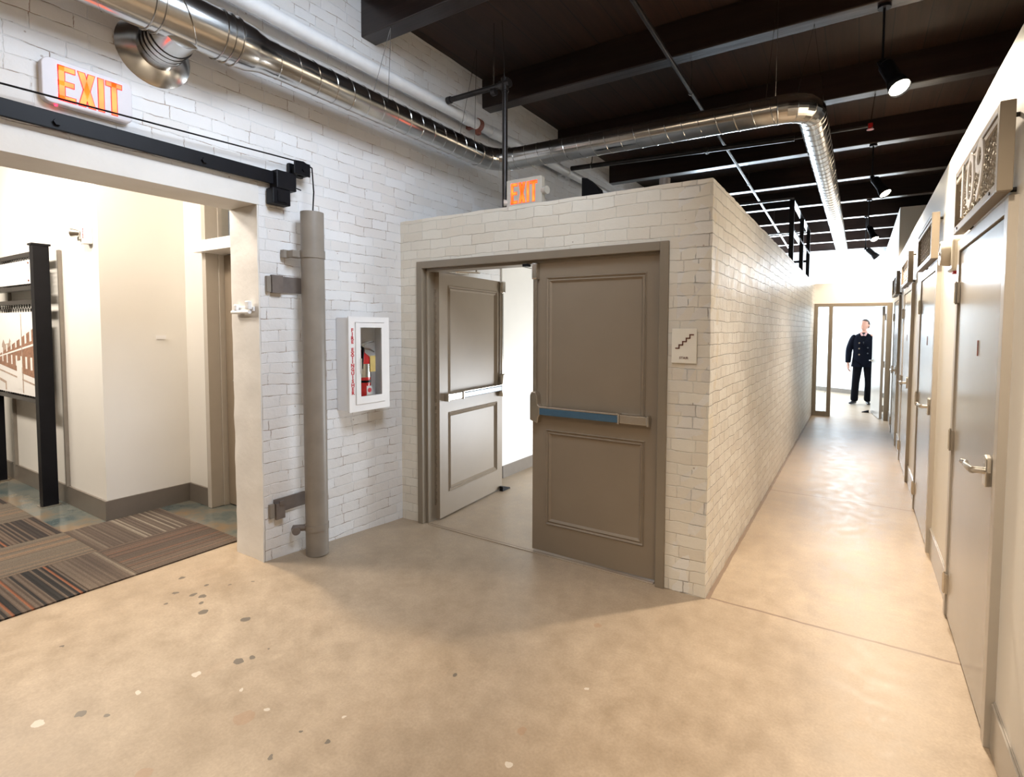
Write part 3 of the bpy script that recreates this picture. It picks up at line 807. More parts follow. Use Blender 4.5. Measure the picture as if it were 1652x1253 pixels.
bm = BM(); cyl(bm, (XL+.036, 2.14, 2.635), (XL+.072, 2.14, 2.635), .040, n=24); cyl(bm, (XL+.07, 2.14, 2.635), (XL+.118, 2.14, 2.635), .012, n=10)
obj('wheel', bm, 'black', t, smooth=True)
bm = BM(); tube(bm, [(XL+.08, -2.2, 2.62), (XL+.08, .7, 2.64), (XL+.08, 2.08, 2.688), (XL+.09, 2.15, 2.692), (XL+.115, 2.195, 2.66), (XL+.13, 2.195, 2.50), (-3.135, 2.182, 2.366)], .0045, 6)
tag(obj('door_cable', bm, 'black'), 'thin black steel cable running above the track to the counterweight tube', 'cable')
# counterweight tube
t = thing('counterweight_tube', 'tall taupe painted steel tube standing against the white brick wall', 'column', (-3.133, 2.175, .05))
zb = floor_z(-3.133, 2.175)
bm = BM(); c = (-3.133, 2.175)
tube(bm, [(c[0], c[1], zb+.005), (c[0], c[1], 2.362)], .072, 40, cap=False); tube(bm, [(c[0], c[1], 2.362), (c[0], c[1], 2.2)], .067, 40, cap=True)
v = [x for x in bm.verts]
rings = None
obj('tube', bm, 'post', t, smooth=True)
bm = BM(); tube(bm, [(c[0], c[1], 2.06), (c[0], c[1], 2.11)], .077, 40, cap=True); box(bm, -3.24, -3.16, 2.05, 2.14, 2.062, 2.104); box(bm, XL+.009, -3.225, 2.03, 2.07, 2.058, 2.108)
obj('upper_band', bm, 'post', t, smooth=True)
bm = BM(); tube(bm, [(c[0], c[1], .235), (c[0], c[1], .275)], .076, 40, cap=True); obj('lower_band', bm, 'post', t, smooth=True)
bm = BM(); tube(bm, [(-3.155, 2.13, .255), (-3.24, 2.07, .25)], .022, 12); cyl(bm, (-3.24, 2.085, .24), (-3.19, 2.06, .24), .026, n=16); obj('clamp_bolt', bm, 'strap', t, smooth=True)
bm = BM(); box(bm, XL+.008, XL+.012, 1.955, 2.18, 1.83, 1.935); box(bm, XL+.013, XL+.035, 1.955, 2.03, 1.825, 1.94)
obj('wall_strap', bm, 'strap', t)
bm = BM(); box(bm, XL+.008, XL+.03, 1.925, 1.95, 1.83, 1.93); obj('strap_end', bm, 'tag' if False else 'post', t)
bm = BM(); box(bm, XL+.008, XL+.02, 1.95, 2.18, .385, .475); box(bm, XL+.021, XL+.04, 1.95, 2.01, .345, .45); box(bm, XL+.0405, XL+.05, 1.97, 2.0, .44, .465); obj('wall_strap', bm, 'strap', t)
bm = BM(); box(bm, XL+.008, XL+.03, 1.915, 1.945, .36, .45); obj('strap_end', bm, 'post', t)

# ------------------------------------------------------------------ extinguisher cabinet
CY0, CY1, CZ0, CZ1, CX1 = 2.44, 2.81, .992, 1.683, XL+.15
t = thing('extinguisher_cabinet', 'white wall cabinet with glass door marked FIRE EXTINGUISHER', 'cabinet', (XL, 2.62, 1.0))
bm = BM(); k = .006
box(bm, XL+.004, XL+.01, CY0+.01, CY1-.01, CZ0+.01, CZ1-.01)
box(bm, XL+.004, CX1-.012, CY0+.008, CY0+.016, CZ0+.008, CZ1-.008); box(bm, XL+.004, CX1-.012, CY1-.016, CY1-.008, CZ0+.008, CZ1-.008)
box(bm, XL+.004, CX1-.012, CY0+.016, CY1-.016, CZ0+.008, CZ0+.016); box(bm, XL+.004, CX1-.012, CY0+.016, CY1-.016, CZ1-.016, CZ1-.008)
obj('cabinet_box', bm, 'white', t)
bm = BM()
wall_holes(bm, CY0, CY1, CZ0, CZ1, [(CY0+.055, CY1-.045, CZ0+.05, CZ1-.04)], lambda a, b, c, d: box(bm, CX1-.012, CX1, a, b, c, d))
obj('face_frame', bm, 'white', t)
bm = BM(); a0_, a1_, b0_, b1_ = CY0+.058, CY1-.048, CZ0+.053, CZ1-.043
wall_holes(bm, a0_, a1_, b0_, b1_, [(a0_+.04, a1_-.03, b0_+.055, b1_-.035)], lambda a, b, c, d: box(bm, CX1-.010, CX1+.006, a, b, c, d))
dr = obj('cabinet_door', bm, 'white', t)
bm = BM(); box(bm, CX1-.004, CX1-.001, a0_+.04, a1_-.03, b0_+.055, b1_-.035); obj('glass_pane', bm, 'glass', dr)
bm = BM(); box(bm, CX1+.006, CX1+.012, a0_+.035, a0_+.045, 1.27, 1.38); obj('door_pull', bm, 'chrome', dr)
text_mesh('lettering', '\n'.join('FIRE EXTINGUISHER'), .033, 'redprint', lambda x, y, z: Vector((CX1+.0015+z, CY0+.030+x, 1.585+y+.0)), t, spacing=.80, ext=.0008, sx=1.15, bold=.0012)
tx = [o for o in C.objects if o.name.startswith('lettering') and o.parent == t][0]
zs = [v.co.z for v in tx.data.vertices]; z0_, z1_ = min(zs), max(zs)
for v in tx.data.vertices: v.co.z = 1.12+(v.co.z-z0_)/(z1_-z0_)*(1.60-1.12)
ex = thing('fire_extinguisher', 'red fire extinguisher with yellow tag inside the white wall cabinet', 'fire extinguisher', (XL+.075, 2.60, 1.01))
ec = (XL+.069, 2.622)
bm = BM(); prof = [(0, 1.010), (.054, 1.010), (.060, 1.02), (.060, 1.36), (.050, 1.39), (.025, 1.41), (.018, 1.42), (.018, 1.44), (0, 1.44)]
rings = []
for r_, z_ in prof[1:-1]: rings.append([bm.verts.new((ec[0]+r_*math.cos(a), ec[1]+r_*math.sin(a), z_)) for a in [2*PI*j/28 for j in range(28)]])
for a, b in zip(rings, rings[1:]):
    for j in range(28): bm.faces.new((a[j], a[(j+1) % 28], b[(j+1) % 28], b[j]))
bm.faces.new(rings[0][::-1]); bm.faces.new(rings[-1]); obj('cylinder', bm, 'red', ex, smooth=True)
bm = BM(); cyl(bm, (ec[0], ec[1], 1.44), (ec[0], ec[1], 1.475), .016, n=14)
tube(bm, [(ec[0], ec[1]-.02, 1.475), (ec[0], ec[1]+.05, 1.495), (ec[0]+.01, ec[1]+.10, 1.50)], [.01, .009, .006], 8)
tube(bm, [(ec[0], ec[1]-.0, 1.455), (ec[0]+.01, ec[1]+.06, 1.44), (ec[0]+.01, ec[1]+.10, 1.42)], [.008, .008, .006], 8)
obj('valve_handle', bm, 'chrome', ex, smooth=True)
bm = BM(); tube(bm, [(ec[0]+.01, ec[1]-.015, 1.46), (ec[0]+.045, ec[1]-.03, 1.45), (ec[0]+.052, ec[1]-.04, 1.39), (ec[0]+.05, ec[1]-.045, 1.30)], .009, 8); obj('hose', bm, 'black', ex, smooth=True)
bm = BM(); tube(bm, [(ec[0], ec[1], 1.235), (ec[0], ec[1], 1.335)], .0615, 28); obj('bracket_strap', bm, 'galv', ex, smooth=True)
bm = BM(); tube(bm, [(ec[0], ec[1], 1.195), (ec[0], ec[1], 1.212)], .0612, 28); obj('retaining_band', bm, 'black', ex, smooth=True)
bm = BM(); box(bm, ec[0]+.0625, ec[0]+.0645, 2.64, 2.69, 1.275, 1.395); obj('inspection_tag', bm, 'tag', ex)
bm = BM(); box(bm, ec[0]+.0590, ec[0]+.0615, 2.61, 2.66, 1.10, 1.17); lb = obj('paper_label', bm, 'white', ex)
bm = BM(); cyl(bm, (ec[0]+.0615, 2.635, 1.138), (ec[0]+.0625, 2.635, 1.138), .017, n=18); obj('label_mark', bm, 'redprint', lb)

# ------------------------------------------------------------------ exit signs
def letters(bm, put, t0, t1, grow=0.0, h=.155):
    g_ = grow
    def rc(a, b, c, d): prism(bm, [(a-g_, c-g_), (b+g_, c-g_), (b+g_, d+g_), (a-g_, d+g_)], put, t0, t1)
    w_ = .058; s = .020
    x = 0
    rc(x, x+s, 0, h); rc(x, x+w_, h-s, h); rc(x, x+w_*.92, h/2-s/2, h/2+s/2); rc(x, x+w_, 0, s)
    x = .071; ww = .062
    for sg_ in (1, -1):
        p = [(x, 0), (x+s*1.15, 0), (x+ww, h), (x+ww-s*1.15, h)]
        if sg_ < 0: p = [(x, h), (x+s*1.15, h), (x+ww, 0), (x+ww-s*1.15, 0)]
        if g_:
            p = [(a-g_ if i in (0, 3) else a+g_, b+(g_ if b > h/2 else -g_)) for i, (a, b) in enumerate(p)]
        prism(bm, p, put, t0, t1)
    x = .147; rc(x, x+s, 0, h)
    x = .178; rc(x, x+.062, h-s, h); rc(x+.021, x+.041, 0, h)
def rounded(w_, h_, r_, n=6):
    pts = []
    for cx_, cy_, a0 in ((w_-r_, h_-r_, 0), (r_, h_-r_, PI/2), (r_, r_, PI), (w_-r_, r_, 1.5*PI)):
        for k in range(n+1): a = a0+PI/2*k/n; pts.append((cx_+r_*math.cos(a), cy_+r_*math.sin(a)))
    return pts
t = thing('exit_sign', 'white exit sign with glowing orange letters on the brick above the lobby opening', 'exit sign', (XL, 1.05, 2.7), 'illuminated exit signs')
f1 = lambda u, v, tt: Vector((XL+tt, .885+u, 2.634+v))
bm = BM(); prism(bm, rounded(.345, .205, .035), f1, .001, .042); obj('housing', bm, 'exit_white', t, bev=.004)
f1b = lambda u, v, tt: Vector((XL+tt, .945+u, 2.658+v))
bm = BM(); letters(bm, f1b, .0425, .0435, .0035); obj('letter_edge', bm, 'exit_edge', t, label='red glowing letter outline')
bm = BM(); letters(bm, f1b, .0437, .0448); obj('lettering', bm, 'exit_glow', t, label='glowing orange EXIT letters')
bm = BM(); cyl(bm, (XL+.03, .935, 2.626), (XL+.03, .935, 2.634), .006, n=10); obj('indicator_lamp', bm, 'led', t)
ey = 3.42
t = thing('exit_sign', 'cream exit sign with red orange letters beside the black pipe above the stair enclosure', 'exit sign', (-2.27, ey, 2.6), 'illuminated exit signs')
f2 = lambda u, v, tt: Vector((-2.43+u, ey-tt, 2.545+v))
bm = BM(); prism(bm, rounded(.325, .225, .012), f2, -.03, .02); obj('housing', bm, 'cream', t, bev=.004)
f2b = lambda u, v, tt: Vector((-2.385+u, ey-tt, 2.582+v))
bm = BM(); letters(bm, f2b, .0205, .0215, .0025); obj('letter_edge', bm, 'exit_edge', t, label='red glowing letter outline')
bm = BM(); letters(bm, f2b, .0217, .0225); obj('lettering', bm, 'exit_glow', t, label='glowing orange EXIT letters')
bm = BM(); cyl(bm, (-2.103, ey+.0, 2.655), (-2.06, ey-.01, 2.655), .026, .03, 18); obj('side_lamp', bm, 'cream', t, smooth=True)
bm = BM(); cyl(bm, (-2.458, ey-.02, 2.60), (-2.432, ey, 2.60), .028, .024, 18); obj('side_lamp', bm, 'cream', t, smooth=True)
bm = BM(); cyl(bm, (-2.37, ey-.0, 2.535), (-2.37, ey, 2.544), .006, n=8); obj('indicator_lamp', bm, 'led', t)

# ------------------------------------------------------------------ pipes
# white sprinkler main along the left wall
t = thing('sprinkler_main', 'white painted sprinkler main running along the top of the left brick wall', 'pipe', (-3.13, 5, 3.54))
bm = BM(); tube(bm, [(-3.13, -4.9, 3.505), (-3.13, 2, 3.505), (-3.13, 17, 3.57)], .047, 20); obj('pipe', bm, 'sprink', t, smooth=True)
for y, m_ in ((3.92, 'rust'), (5.66, 'sprink'), (-.5, 'sprink'), (8.5, 'sprink')):
    zc = 3.505+max(0, (y-2)/15*.065)
    bm = BM(); tube(bm, [(-3.13, y-.025, zc), (-3.13, y+.025, zc)], .056, 20); box(bm, -3.15, -3.11, y-.02, y+.02, zc-.09, zc-.05); box(bm, XL+.009, -3.17, y-.02, y+.02, zc-.02, zc+.02)
    obj('pipe_clamp', bm, m_, t, smooth=True)
for y in (3.75, 4.15):
    zc = 3.505+max(0, (y-2)/15*.065)
    bm = BM(); tube(bm, [(-3.13, y-.05, zc), (-3.13, y+.05, zc)], .054, 20); obj('coupling', bm, 'sprink', t, smooth=True)
# standpipe with branch
t = thing('standpipe', 'black vertical pipe rising behind the stair enclosure front to a tee below the ceiling', 'pipe', (-2.48, 3.46, 2.38))
bm = BM(); tube(bm, [(-2.49, 3.46, 2.381), (-2.49, 3.46, 3.53)], .022, 16); obj('riser', bm, 'darkpipe', t, smooth=True)
bm = BM(); tube(bm, [(-2.49, 3.46, 3.50), (-2.49, 3.46, 3.60)], .032, 16); tube(bm, [(-2.54, 3.46, 3.555), (-2.44, 3.46, 3.555)], .032, 16); tube(bm, [(-2.49, 3.46, 3.485), (-2.49, 3.46, 3.5)], .026, 16)
obj('tee_fitting', bm, 'darkpipe', t, smooth=True)
bm = BM(); tube(bm, [(-3.079, 3.44, 3.545), (-2.53, 3.46, 3.555)], .022, 16); obj('branch', bm, 'darkpipe', t, smooth=True)
bm = BM(); tube(bm, [(-3.078, 3.44, 3.545), (-3.04, 3.44, 3.545)], .03, 12); obj('fitting', bm, 'darkpipe', t, smooth=True); bm = BM(); tube(bm, [(-2.62, 3.46, 3.52), (-2.58, 3.46, 3.52)], .03, 12); obj('fitting', bm, 'darkpipe', t, smooth=True)
bm = BM(); tube(bm, [(-2.60, 3.46, 3.575), (-2.60, 3.46, ZD)], .006, 8); obj('hanger_rod', bm, 'galv', t)
bm = BM(); tube(bm, [(-2.495, 3.46, 3.60), (-2.50, 3.46, 3.8), (-2.52, 3.46, ZD)], .004, 6); obj('hanger_rod', bm, 'galv', t)
# sprinkler lines under the deck
t = thing('sprinkler_line', 'long thin dark pipe running under the beams towards the far windows', 'pipe', (-1.3, 8, 3.55))
bm = BM(); tube(bm, [(-1.12, -.5, 3.55), (-1.215, 3.2, 3.55), (-1.30, 6.5, 3.55), (-1.50, 13.5, 3.55)], .016, 12); obj('pipe', bm, 'darkpipe', t, smooth=True)
for y in (1.0, 4.35, 7.4, 10.4):
    xx = -1.12-(y+.5)*.0265
    bm = BM(); tube(bm, [(xx, y, 3.57), (xx, y, ZD)], .004, 6); torus(bm, (xx, y, 3.55), (0, 1, 0), .02, .003, 14); obj('hanger_rod', bm, 'galv', t)
t = thing('cross_sprinkler_line', 'black horizontal pipe crossing from the wall main to a red sprinkler head', 'pipe', (-1.5, 5.65, 3.5))
bm = BM(); tube(bm, [(-3.076, 5.66, 3.56), (-.6, 5.65, 3.47)], [.028, .024], 14); obj('pipe', bm, 'darkpipe', t, smooth=True)
bm = BM(); tube(bm, [(-.6, 5.65, 3.47), (.03, 5.65, 3.47)], .012, 10); obj('arm_over', bm, 'darkpipe', t, smooth=True)
bm = BM(); tube(bm, [(.03, 5.65, 3.49), (.03, 5.65, 3.45)], .02, 12); tube(bm, [(.03, 5.65, 3.45), (.03, 5.65, 3.435)], [.012, .03], 12); obj('sprinkler_head', bm, 'red', t, smooth=True, label='red sprinkler head')
bm = BM(); tube(bm, [(.03, 5.65, 3.49), (.06, 5.73, ZB)], .005, 6); obj('hanger_rod', bm, 'galv', t)
bm = BM(); tube(bm, [(-1.45, 5.62, 3.50), (-1.45, 5.70, 3.50)], .03, 12); obj('fitting', bm, 'darkpipe', t, smooth=True)
bm = BM(); tube(bm, [(-2.8, 5.655, 3.57), (-2.8, 5.70, ZB)], .006, 6); torus(bm, (-2.8, 5.655, 3.55), (1, 0, 0), .032, .004, 16); obj('hanger_rod', bm, 'galv', t)

# ------------------------------------------------------------------ ducts
def helix(bm, p0, p1, r, pitch, rr=.0035, m=6, n=20):
    p0, p1 = Vector(p0), Vector(p1); d = p1-p0; Lh = d.length; d.normalize(); u, v = frame_axes(d)
    K = max(2, int(Lh/pitch*n)); pts = [p0+d*(Lh*i/K)+(u*math.cos(2*PI*i/n)+v*math.sin(2*PI*i/n))*r for i in range(K+1)]
    tube(bm, pts, rr, m)
def duct(parent, p0, p1, r, name='duct_section', pitch=.125):
    bm = BM(); p0, p1 = Vector(p0), Vector(p1)
    n = max(1, int((p1-p0).length/.5))
    tube(bm, [p0.lerp(p1, i/n) for i in range(n+1)], r, 36)
    o = obj(name, bm, 'galv', parent, smooth=True)
    bm = BM(); helix(bm, p0, p1, r, pitch); obj('spiral_seam', bm, 'galv', o, smooth=True)
    return o
def elbow(parent, a, b, c, r, k=7):
    a, b, c = Vector(a), Vector(b), Vector(c)
    pts = [(a*(1-s)**2+b*2*s*(1-s)+c*s*s) for s in [i/k for i in range(k+1)]]
    bm = BM(); tube(bm, pts, r*1.02, 36, cap=True)
    o = obj('elbow', bm, 'galv', parent, smooth=True, angle=.12)
    bm = BM()
    for i in range(0, k+1, 2):
        d = (pts[min(i+1, k)]-pts[max(i-1, 0)]); torus(bm, pts[i], d, r*1.02, .004, 36)
    obj('elbow_seam', bm, 'galv', o, smooth=True)
t = thing('spiral_duct', 'shiny galvanized spiral duct running along the left wall, across the hall and down the corridor', 'duct', (-2.97, 2, 3.15))
XDU, ZDU, r1, rb = -2.97, 3.155, .095, .125
duct(t, (XDU, -1.5, ZDU), (XDU, 1.60, ZDU), rb, 'large_duct', .4)
for y in (1.20, 1.24, 1.52, 1.56, 1.60):
    bm = BM(); torus(bm, (XDU, y, ZDU), (0, 1, 0), rb+.002, .005, 36); obj('joint_band', bm, 'galv', t, smooth=True)
bm = BM(); tube(bm, [(XDU, 1.60, ZDU), (XDU, 1.68, ZDU), (XDU, 1.70, ZDU), (XDU, 1.76, ZDU), (XDU, 1.82, ZDU)], [rb, rb-.004, rb-.01, r1+.004, r1+.003], 36); obj('reducer', bm, 'galv', t, smooth=True)
duct(t, (XDU, 1.82, ZDU), (XDU, 3.70, ZDU), r1)
elbow(t, (XDU, 3.70, ZDU), (XDU, 3.965, ZDU), (-2.72, 3.975, ZDU), r1)
duct(t, (-2.72, 3.975, ZDU), (-.55, 4.10, 3.175), r1)
elbow(t, (-.55, 4.10, 3.175), (-.34, 4.11, 3.18), (-.345, 4.34, 3.18), r1)
duct(t, (-.345, 4.34, 3.18), (-.345, 16.0, 3.20), r1, pitch=.13)
# take-off to the wall with conical flange
bm = BM(); tube(bm, [(XDU, 1.35, 3.10), (XL+.03, 1.35, 3.06)], .098, 32); obj('branch_collar', bm, 'galv', t, smooth=True)
bm = BM()
for k in range(4): torus(bm, (-3.08-.035*k, 1.35, 3.087-.004*k), (1, 0, .15), .101, .004, 32)
obj('collar_ring', bm, 'darkpipe', t, smooth=True)
bm = BM(); cyl(bm, (XL+.001, 1.35, 3.06), (XL+.045, 1.35, 3.06), .175, .108, 40); obj('wall_flange', bm, 'galv', t, smooth=True)
def wirepair(p, top, dx):
    bm = BM()
    for s in (-1, 1): tube(bm, [(p[0]+dx[0]*s, p[1]+dx[1]*s, p[2]), top], .0022, 5)
    obj('hanger_wire', bm, 'galv', t)
wirepair((XDU, 2.6, ZDU+.03), (XDU, 2.72, ZB), (.095, 0)); wirepair((XDU, 3.55, ZDU+.03), (XDU, 3.7, ZD), (.095, 0))
wirepair((-.60, 4.10, 3.2), (-.56, 4.10, ZD), (.02, .095)); wirepair((-.36, 4.22, 3.22), (-.34, 4.23, ZB), (.095, .0))
for y in (5.73, 7.27, 8.75, 10.24, 11.7, 13.15): wirepair((-.345, y, 3.22), (-.345, y, ZB), (.095, 0))

# ------------------------------------------------------------------ steel guard on top of the enclosure
t = thing('steel_guard', 'black steel guard frame standing on top of the stair enclosure', 'guard rail', (-.86, 9, ZBOX))
GX = -.86; GY = (8.05, 9.5, 10.75)
ZG = 3.42; ZM = 3.0
for y in GY:
    bm = BM(); box(bm, GX-.03, GX+.03, y-.03, y+.03, 2.44, ZG); obj('post', bm, 'black', t)
bm = BM(); box(bm, GX-.029, GX+.029, GY[0]-.03, GY[-1]+.03, ZG, ZG+.03); obj('top_rail', bm, 'rail', t)
bm = BM(); box(bm, GX-.029, GX+.029, GY[0]+.031, GY[1]-.031, ZM, ZM+.03); obj('mid_rail', bm, 'rail', t); bm = BM(); box(bm, GX-.029, GX+.029, GY[1]+.031, GY[2]-.031, ZM, ZM+.03); obj('mid_rail', bm, 'rail', t)
bm = BM(); box(bm, -2.4, GX-.031, GY[0]-.03, GY[0]+.0, ZG, ZG+.03); obj('top_rail', bm, 'rail', t); bm = BM(); box(bm, -2.4, GX-.031, GY[2]-.0, GY[2]+.03, ZG, ZG+.03); obj('top_rail', bm, 'rail', t)
bm = BM(); box(bm, -2.4, GX-.031, GY[2]-.02, GY[2]+.02, 2.86, 2.90); obj('cross_bar', bm, 'black', t)
for x in (-2.4,):
    bm = BM(); box(bm, x-.06, x, GY[0]-.03, GY[0]+.03, 2.381, ZG+.03); obj('post', bm, 'black', t); bm = BM(); box(bm, x-.06, x, GY[2]-.03, GY[2]+.03, 2.381, ZG+.03); obj('post', bm, 'black', t)
# small lamp stub and bulkhead speaker seen above the parapet
bm = BM(); prism(bm, [(0, 0), (.20, 0), (.12, .10), (.04, .19), (0, .20)], lambda u, v, q: Vector((-2.02+u*1.2, 3.9+q, 2.66+v)), 0, .10); 
o = tag(obj('roof_bracket', bm, 'black'), 'small black wedge shaped object on the enclosure roof right of the exit sign', 'bracket')
for v in o.data.vertices: v.co.z -= .28-.0 if v.co.z < 2.661 else 0
bm = BM(); cyl(bm, (-1.08, 3.22, 2.381), (-1.08, 3.22, 2.55), .035, .035, 14)
tag(obj('vent_stub', bm, 'strap'), 'short brown pipe stub poking above the enclosure parapet', 'pipe')

# ceiling lights under deck, far
for x, y in ((-.7, 15.3), (-.69, 12.45)):
    bm = BM(); cyl(bm, (x, y, ZD), (x, y, ZD-.05), .13, .12, 24)
    tag(obj('ceiling_disc', bm, 'white', smooth=True), 'white round disc on the dark deck, %s of the two' % ('farther' if y > 15 else 'nearer'), 'ceiling fixture', 'round discs on the far ceiling')

# ------------------------------------------------------------------ track lights
def track_light(beam_y, x, zj, head_to, lit, label, length=.28, hot=False):
    t = thing('spotlight', label, 'spotlight', (x, beam_y, ZB), 'hanging spotlights over the corridor')
    bm = BM(); tube(bm, [(x, beam_y, ZB), (x, beam_y, zj)], .008, 8); cyl(bm, (x, beam_y, ZB-.02), (x, beam_y, ZB), .04, n=16); obj('stem', bm, 'black', t, smooth=True)
    j = Vector((x, beam_y, zj)); d = (Vector(head_to)-j).normalized(); u, v = frame_axes(d)
    bm = BM(); cyl(bm, j, j+Vector((0, 0, -.05)), .022, n=12)
    for s in (-1, 1): tube(bm, [j, j+u*.05*s+d*.03, j+u*.05*s+d*.12], .006, 6)
    obj('yoke', bm, 'black', t, smooth=True)
    a = j+d*.04; b = a+d*length
    bm = BM(); tube(bm, [a-d*.0, a+d*.02, a+d*length*.62, a+d*length*.66, b], [.03, .046, .046, .052, .066], 24, cap=False)
    tube(bm, [a, a+d*.004], .03, 24)
    h = obj('lamp_head', bm, 'black', t, smooth=True); h.modifiers.new('s', 'SOLIDIFY').thickness = .003
    bm = BM(); cyl(bm, b-d*.02, b-d*.012, .058, .058, 24); obj('lens', bm, ('lamp_hot' if hot else 'lamp') if lit else 'lamp_off', t, label='glowing lens' if lit else 'unlit lens')
    return b, d
SP = []
SP.append(track_light(4.23, .08, 3.42, (.26, 4.00, 2.95), True, 'hanging black spotlight with dazzling bulb, nearest the camera', .26, hot=True))
SP.append(track_light(7.27, .075, 3.42, (.24, 7.15, 3.12), True, 'hanging black spotlight, lit, second from the camera', .26))
SP.append(track_light(10.24, .075, 3.36, (.19, 10.1, 3.05), True, 'hanging black spotlight, lit, third from the camera', .26))
SP.append(track_light(11.70, .05, 3.20, (.22, 11.75, 3.02), False, 'hanging black spotlight, unlit, farthest down the corridor', .24))
for (b, d), e, v in zip(SP[:3], (480, 520, 190), ((.35, -.35, -1), (.3, -.3, -1), (0, .9, -1))):
    spot('spotlight_beam', b+d*.02, b+Vector(v), e, WARM, 110, .8, .04)
spot('spotlight_beam', (.05, 1.3, 3.1), (.45, 1.6, 1.6), 170, WARM, 100, .8, .05)

# ------------------------------------------------------------------ lobby display stand
t = thing('display_stand', 'black framed display stand with wire mesh holding a framed photograph', 'display stand', (-6.65, 1.58, ZF))
YS = 1.60
px0, px1 = -7.22, -5.86
for x in (px0, px1):
    bm = BM(); box(bm, x-.045, x+.035, YS-.10, YS, ZF+.012, 2.27); box(bm, x-.055, x+.045, YS-.11, YS+.01, 2.27, 2.285); obj('post', bm, 'black', t)
    bm = BM(); box(bm, x-.06, x+.05, YS-.115, YS+.015, ZF+.001, ZF+.012); obj('foot_plate', bm, 'chrome', t)
def rails(z0, z1):
    a, b = px0+.036, px1-.046
    for z in (z0, z1):
        bm = BM(); box(bm, a, b, YS-.075, YS-.03, z-.018, z+.018); obj('cross_rail', bm, 'darkpipe', t)
    bm = BM(); n = int((b-a)/.032)
    for k in range(1, n):
        x = a+(b-a)*k/n; tube(bm, [(x+.003*(1 if (j+k) % 2 else -1), YS-.05+.004*(1 if (j+k) % 2 else -1), z0+.018+(z1-z0-.036)*j/12) for j in range(13)], .003, 4)
    m_ = int((z1-z0)/.032)
    for k in range(1, m_):
        z = z0+(z1-z0)*k/m_; tube(bm, [(a, YS-.05, z), (b, YS-.05, z)], .003, 4)
    obj('wire_mesh', bm, 'darkpipe', t)
rails(.965, 1.81); rails(1.93, 2.21)
YQ = YS-.062
bm = BM(); box(bm, -7.10, -6.02, YQ-.008, YQ, 1.965, 2.165); obj('header_board', bm, 'photo_w', t)
bm = BM()
for x in (-7.06, -6.06):
    for z in (1.99, 2.14): cyl(bm, (x, YQ-.008, z), (x, YQ-.014, z), .008, n=10)
obj('board_bolt', bm, 'rust', t)
X0, X1, Z0, Z1 = -7.10, -6.0, 1.0, 1.725
bm = BM(); box(bm, X0, X1, YQ-.008, YQ, Z0, Z1); ph = obj('photo_print', bm, 'photo_w', t)
def PQ(bm, pts, d=.0005):
    prism(bm, [(X0+(X1-X0)*a, Z0+(Z1-Z0)*b) for a, b in pts], lambda u, v, q: Vector((u, YQ-.008-q, v)), .0002, d)
bm = BM(); PQ(bm, [(.02, .42), (.55, .63), (.98, .80), (.98, .22), (.55, .28), (.02, .36)], .0008); obj('pictured_building', bm, 'photo_d', ph)
bm = BM()
for k in range(8):
    a = .10+k*.115; zt = .42+.38*(a-.02)/.96; zb_ = .36-.1*(a-.02)/.96; w_ = .02+.025*a
    PQ(bm, [(a, zt*.62+.17), (a+w_, zt*.62+.18), (a+w_, zt*.62+.18+.11*a+.05), (a, zt*.62+.17+.11*a+.05)], .0014)
    PQ(bm, [(a, zb_+.04), (a+w_, zb_+.04), (a+w_, zb_+.12+.08*a), (a, zb_+.12+.08*a)], .0014)
PQ(bm, [(.02, .41), (.98, .60), (.98, .625), (.02, .425)], .0016)
PQ(bm, [(.58, .06), (.70, .06), (.70, .42), (.58, .40)], .0018)
obj('pictured_window', bm, 'photo_w', ph)
bm = BM()
PQ(bm, [(.71, .02), (.725, .02), (.725, .98), (.715, .98)], .002); PQ(bm, [(.0, .30), (.98, .15), (.98, .13), (0, .28)], .001); PQ(bm, [(.05, .18), (.30, .13), (.30, .02), (.27, .02), (.27, .10), (.05, .15)], .001)
PQ(bm, [(.22, .60), (.26, .66), (.30, .60), (.40, .62), (.42, .68), (.47, .62), (.47, .56), (.22, .50)], .0005)
obj('pictured_pole', bm, 'photo_m', ph)
# grey vertical channel behind each post
for x in (px0+.09, px1+.06):
    bm = BM(); box(bm, x, x+.03, 1.64, 1.664, .236, 2.24)
    tag(obj('wall_channel', bm, 'post'), 'slim grey channel fixed to the lobby wall behind the %s display stand post' % ('right' if x > -6.5 else 'left'), 'channel')
# horn strobe
t = thing('horn_strobe', 'white fire alarm horn strobe high on the lobby wall', 'alarm', (-5.17, 1.665, 2.31))
bm = BM(); box(bm, -5.21, -5.12, 1.615, 1.665, 2.24, 2.37); obj('housing', bm, 'white', t, bev=.006)
bm = BM(); cyl(bm, (-5.20, 1.615, 2.325), (-5.24, 1.575, 2.325), .02, .035, 18); cyl(bm, (-5.2, 1.614, 2.28), (-5.2, 1.60, 2.28), .02, .018, 14); obj('horn', bm, 'chrome', t, smooth=True)
text_mesh('lettering', 'F\nI\nR\nE', .026, 'redprint', lambda x, y, z: Vector((-5.145+x, 1.613-z, 2.318+y)), t, spacing=.8)
# switch plates
bm = BM(); box(bm, -5.029, -5.022, 2.03, 2.10, 1.50, 1.53); tag(obj('wall_switch', bm, 'white'), 'small white plate on the lobby wall near the corner', 'switch')
for y, nm in ((5.78+.02, 'second and third'), (7.86, 'third and farthest')):
    bm = BM(); box(bm, XR-.012, XR, y-.035, y+.045, 1.74, 1.87); o = obj('wall_plate', bm, 'signplate', bev=.002); tag(o, 'small tan plate on the wall between the %s right doors' % nm, 'plate', 'small plates between the right doors')

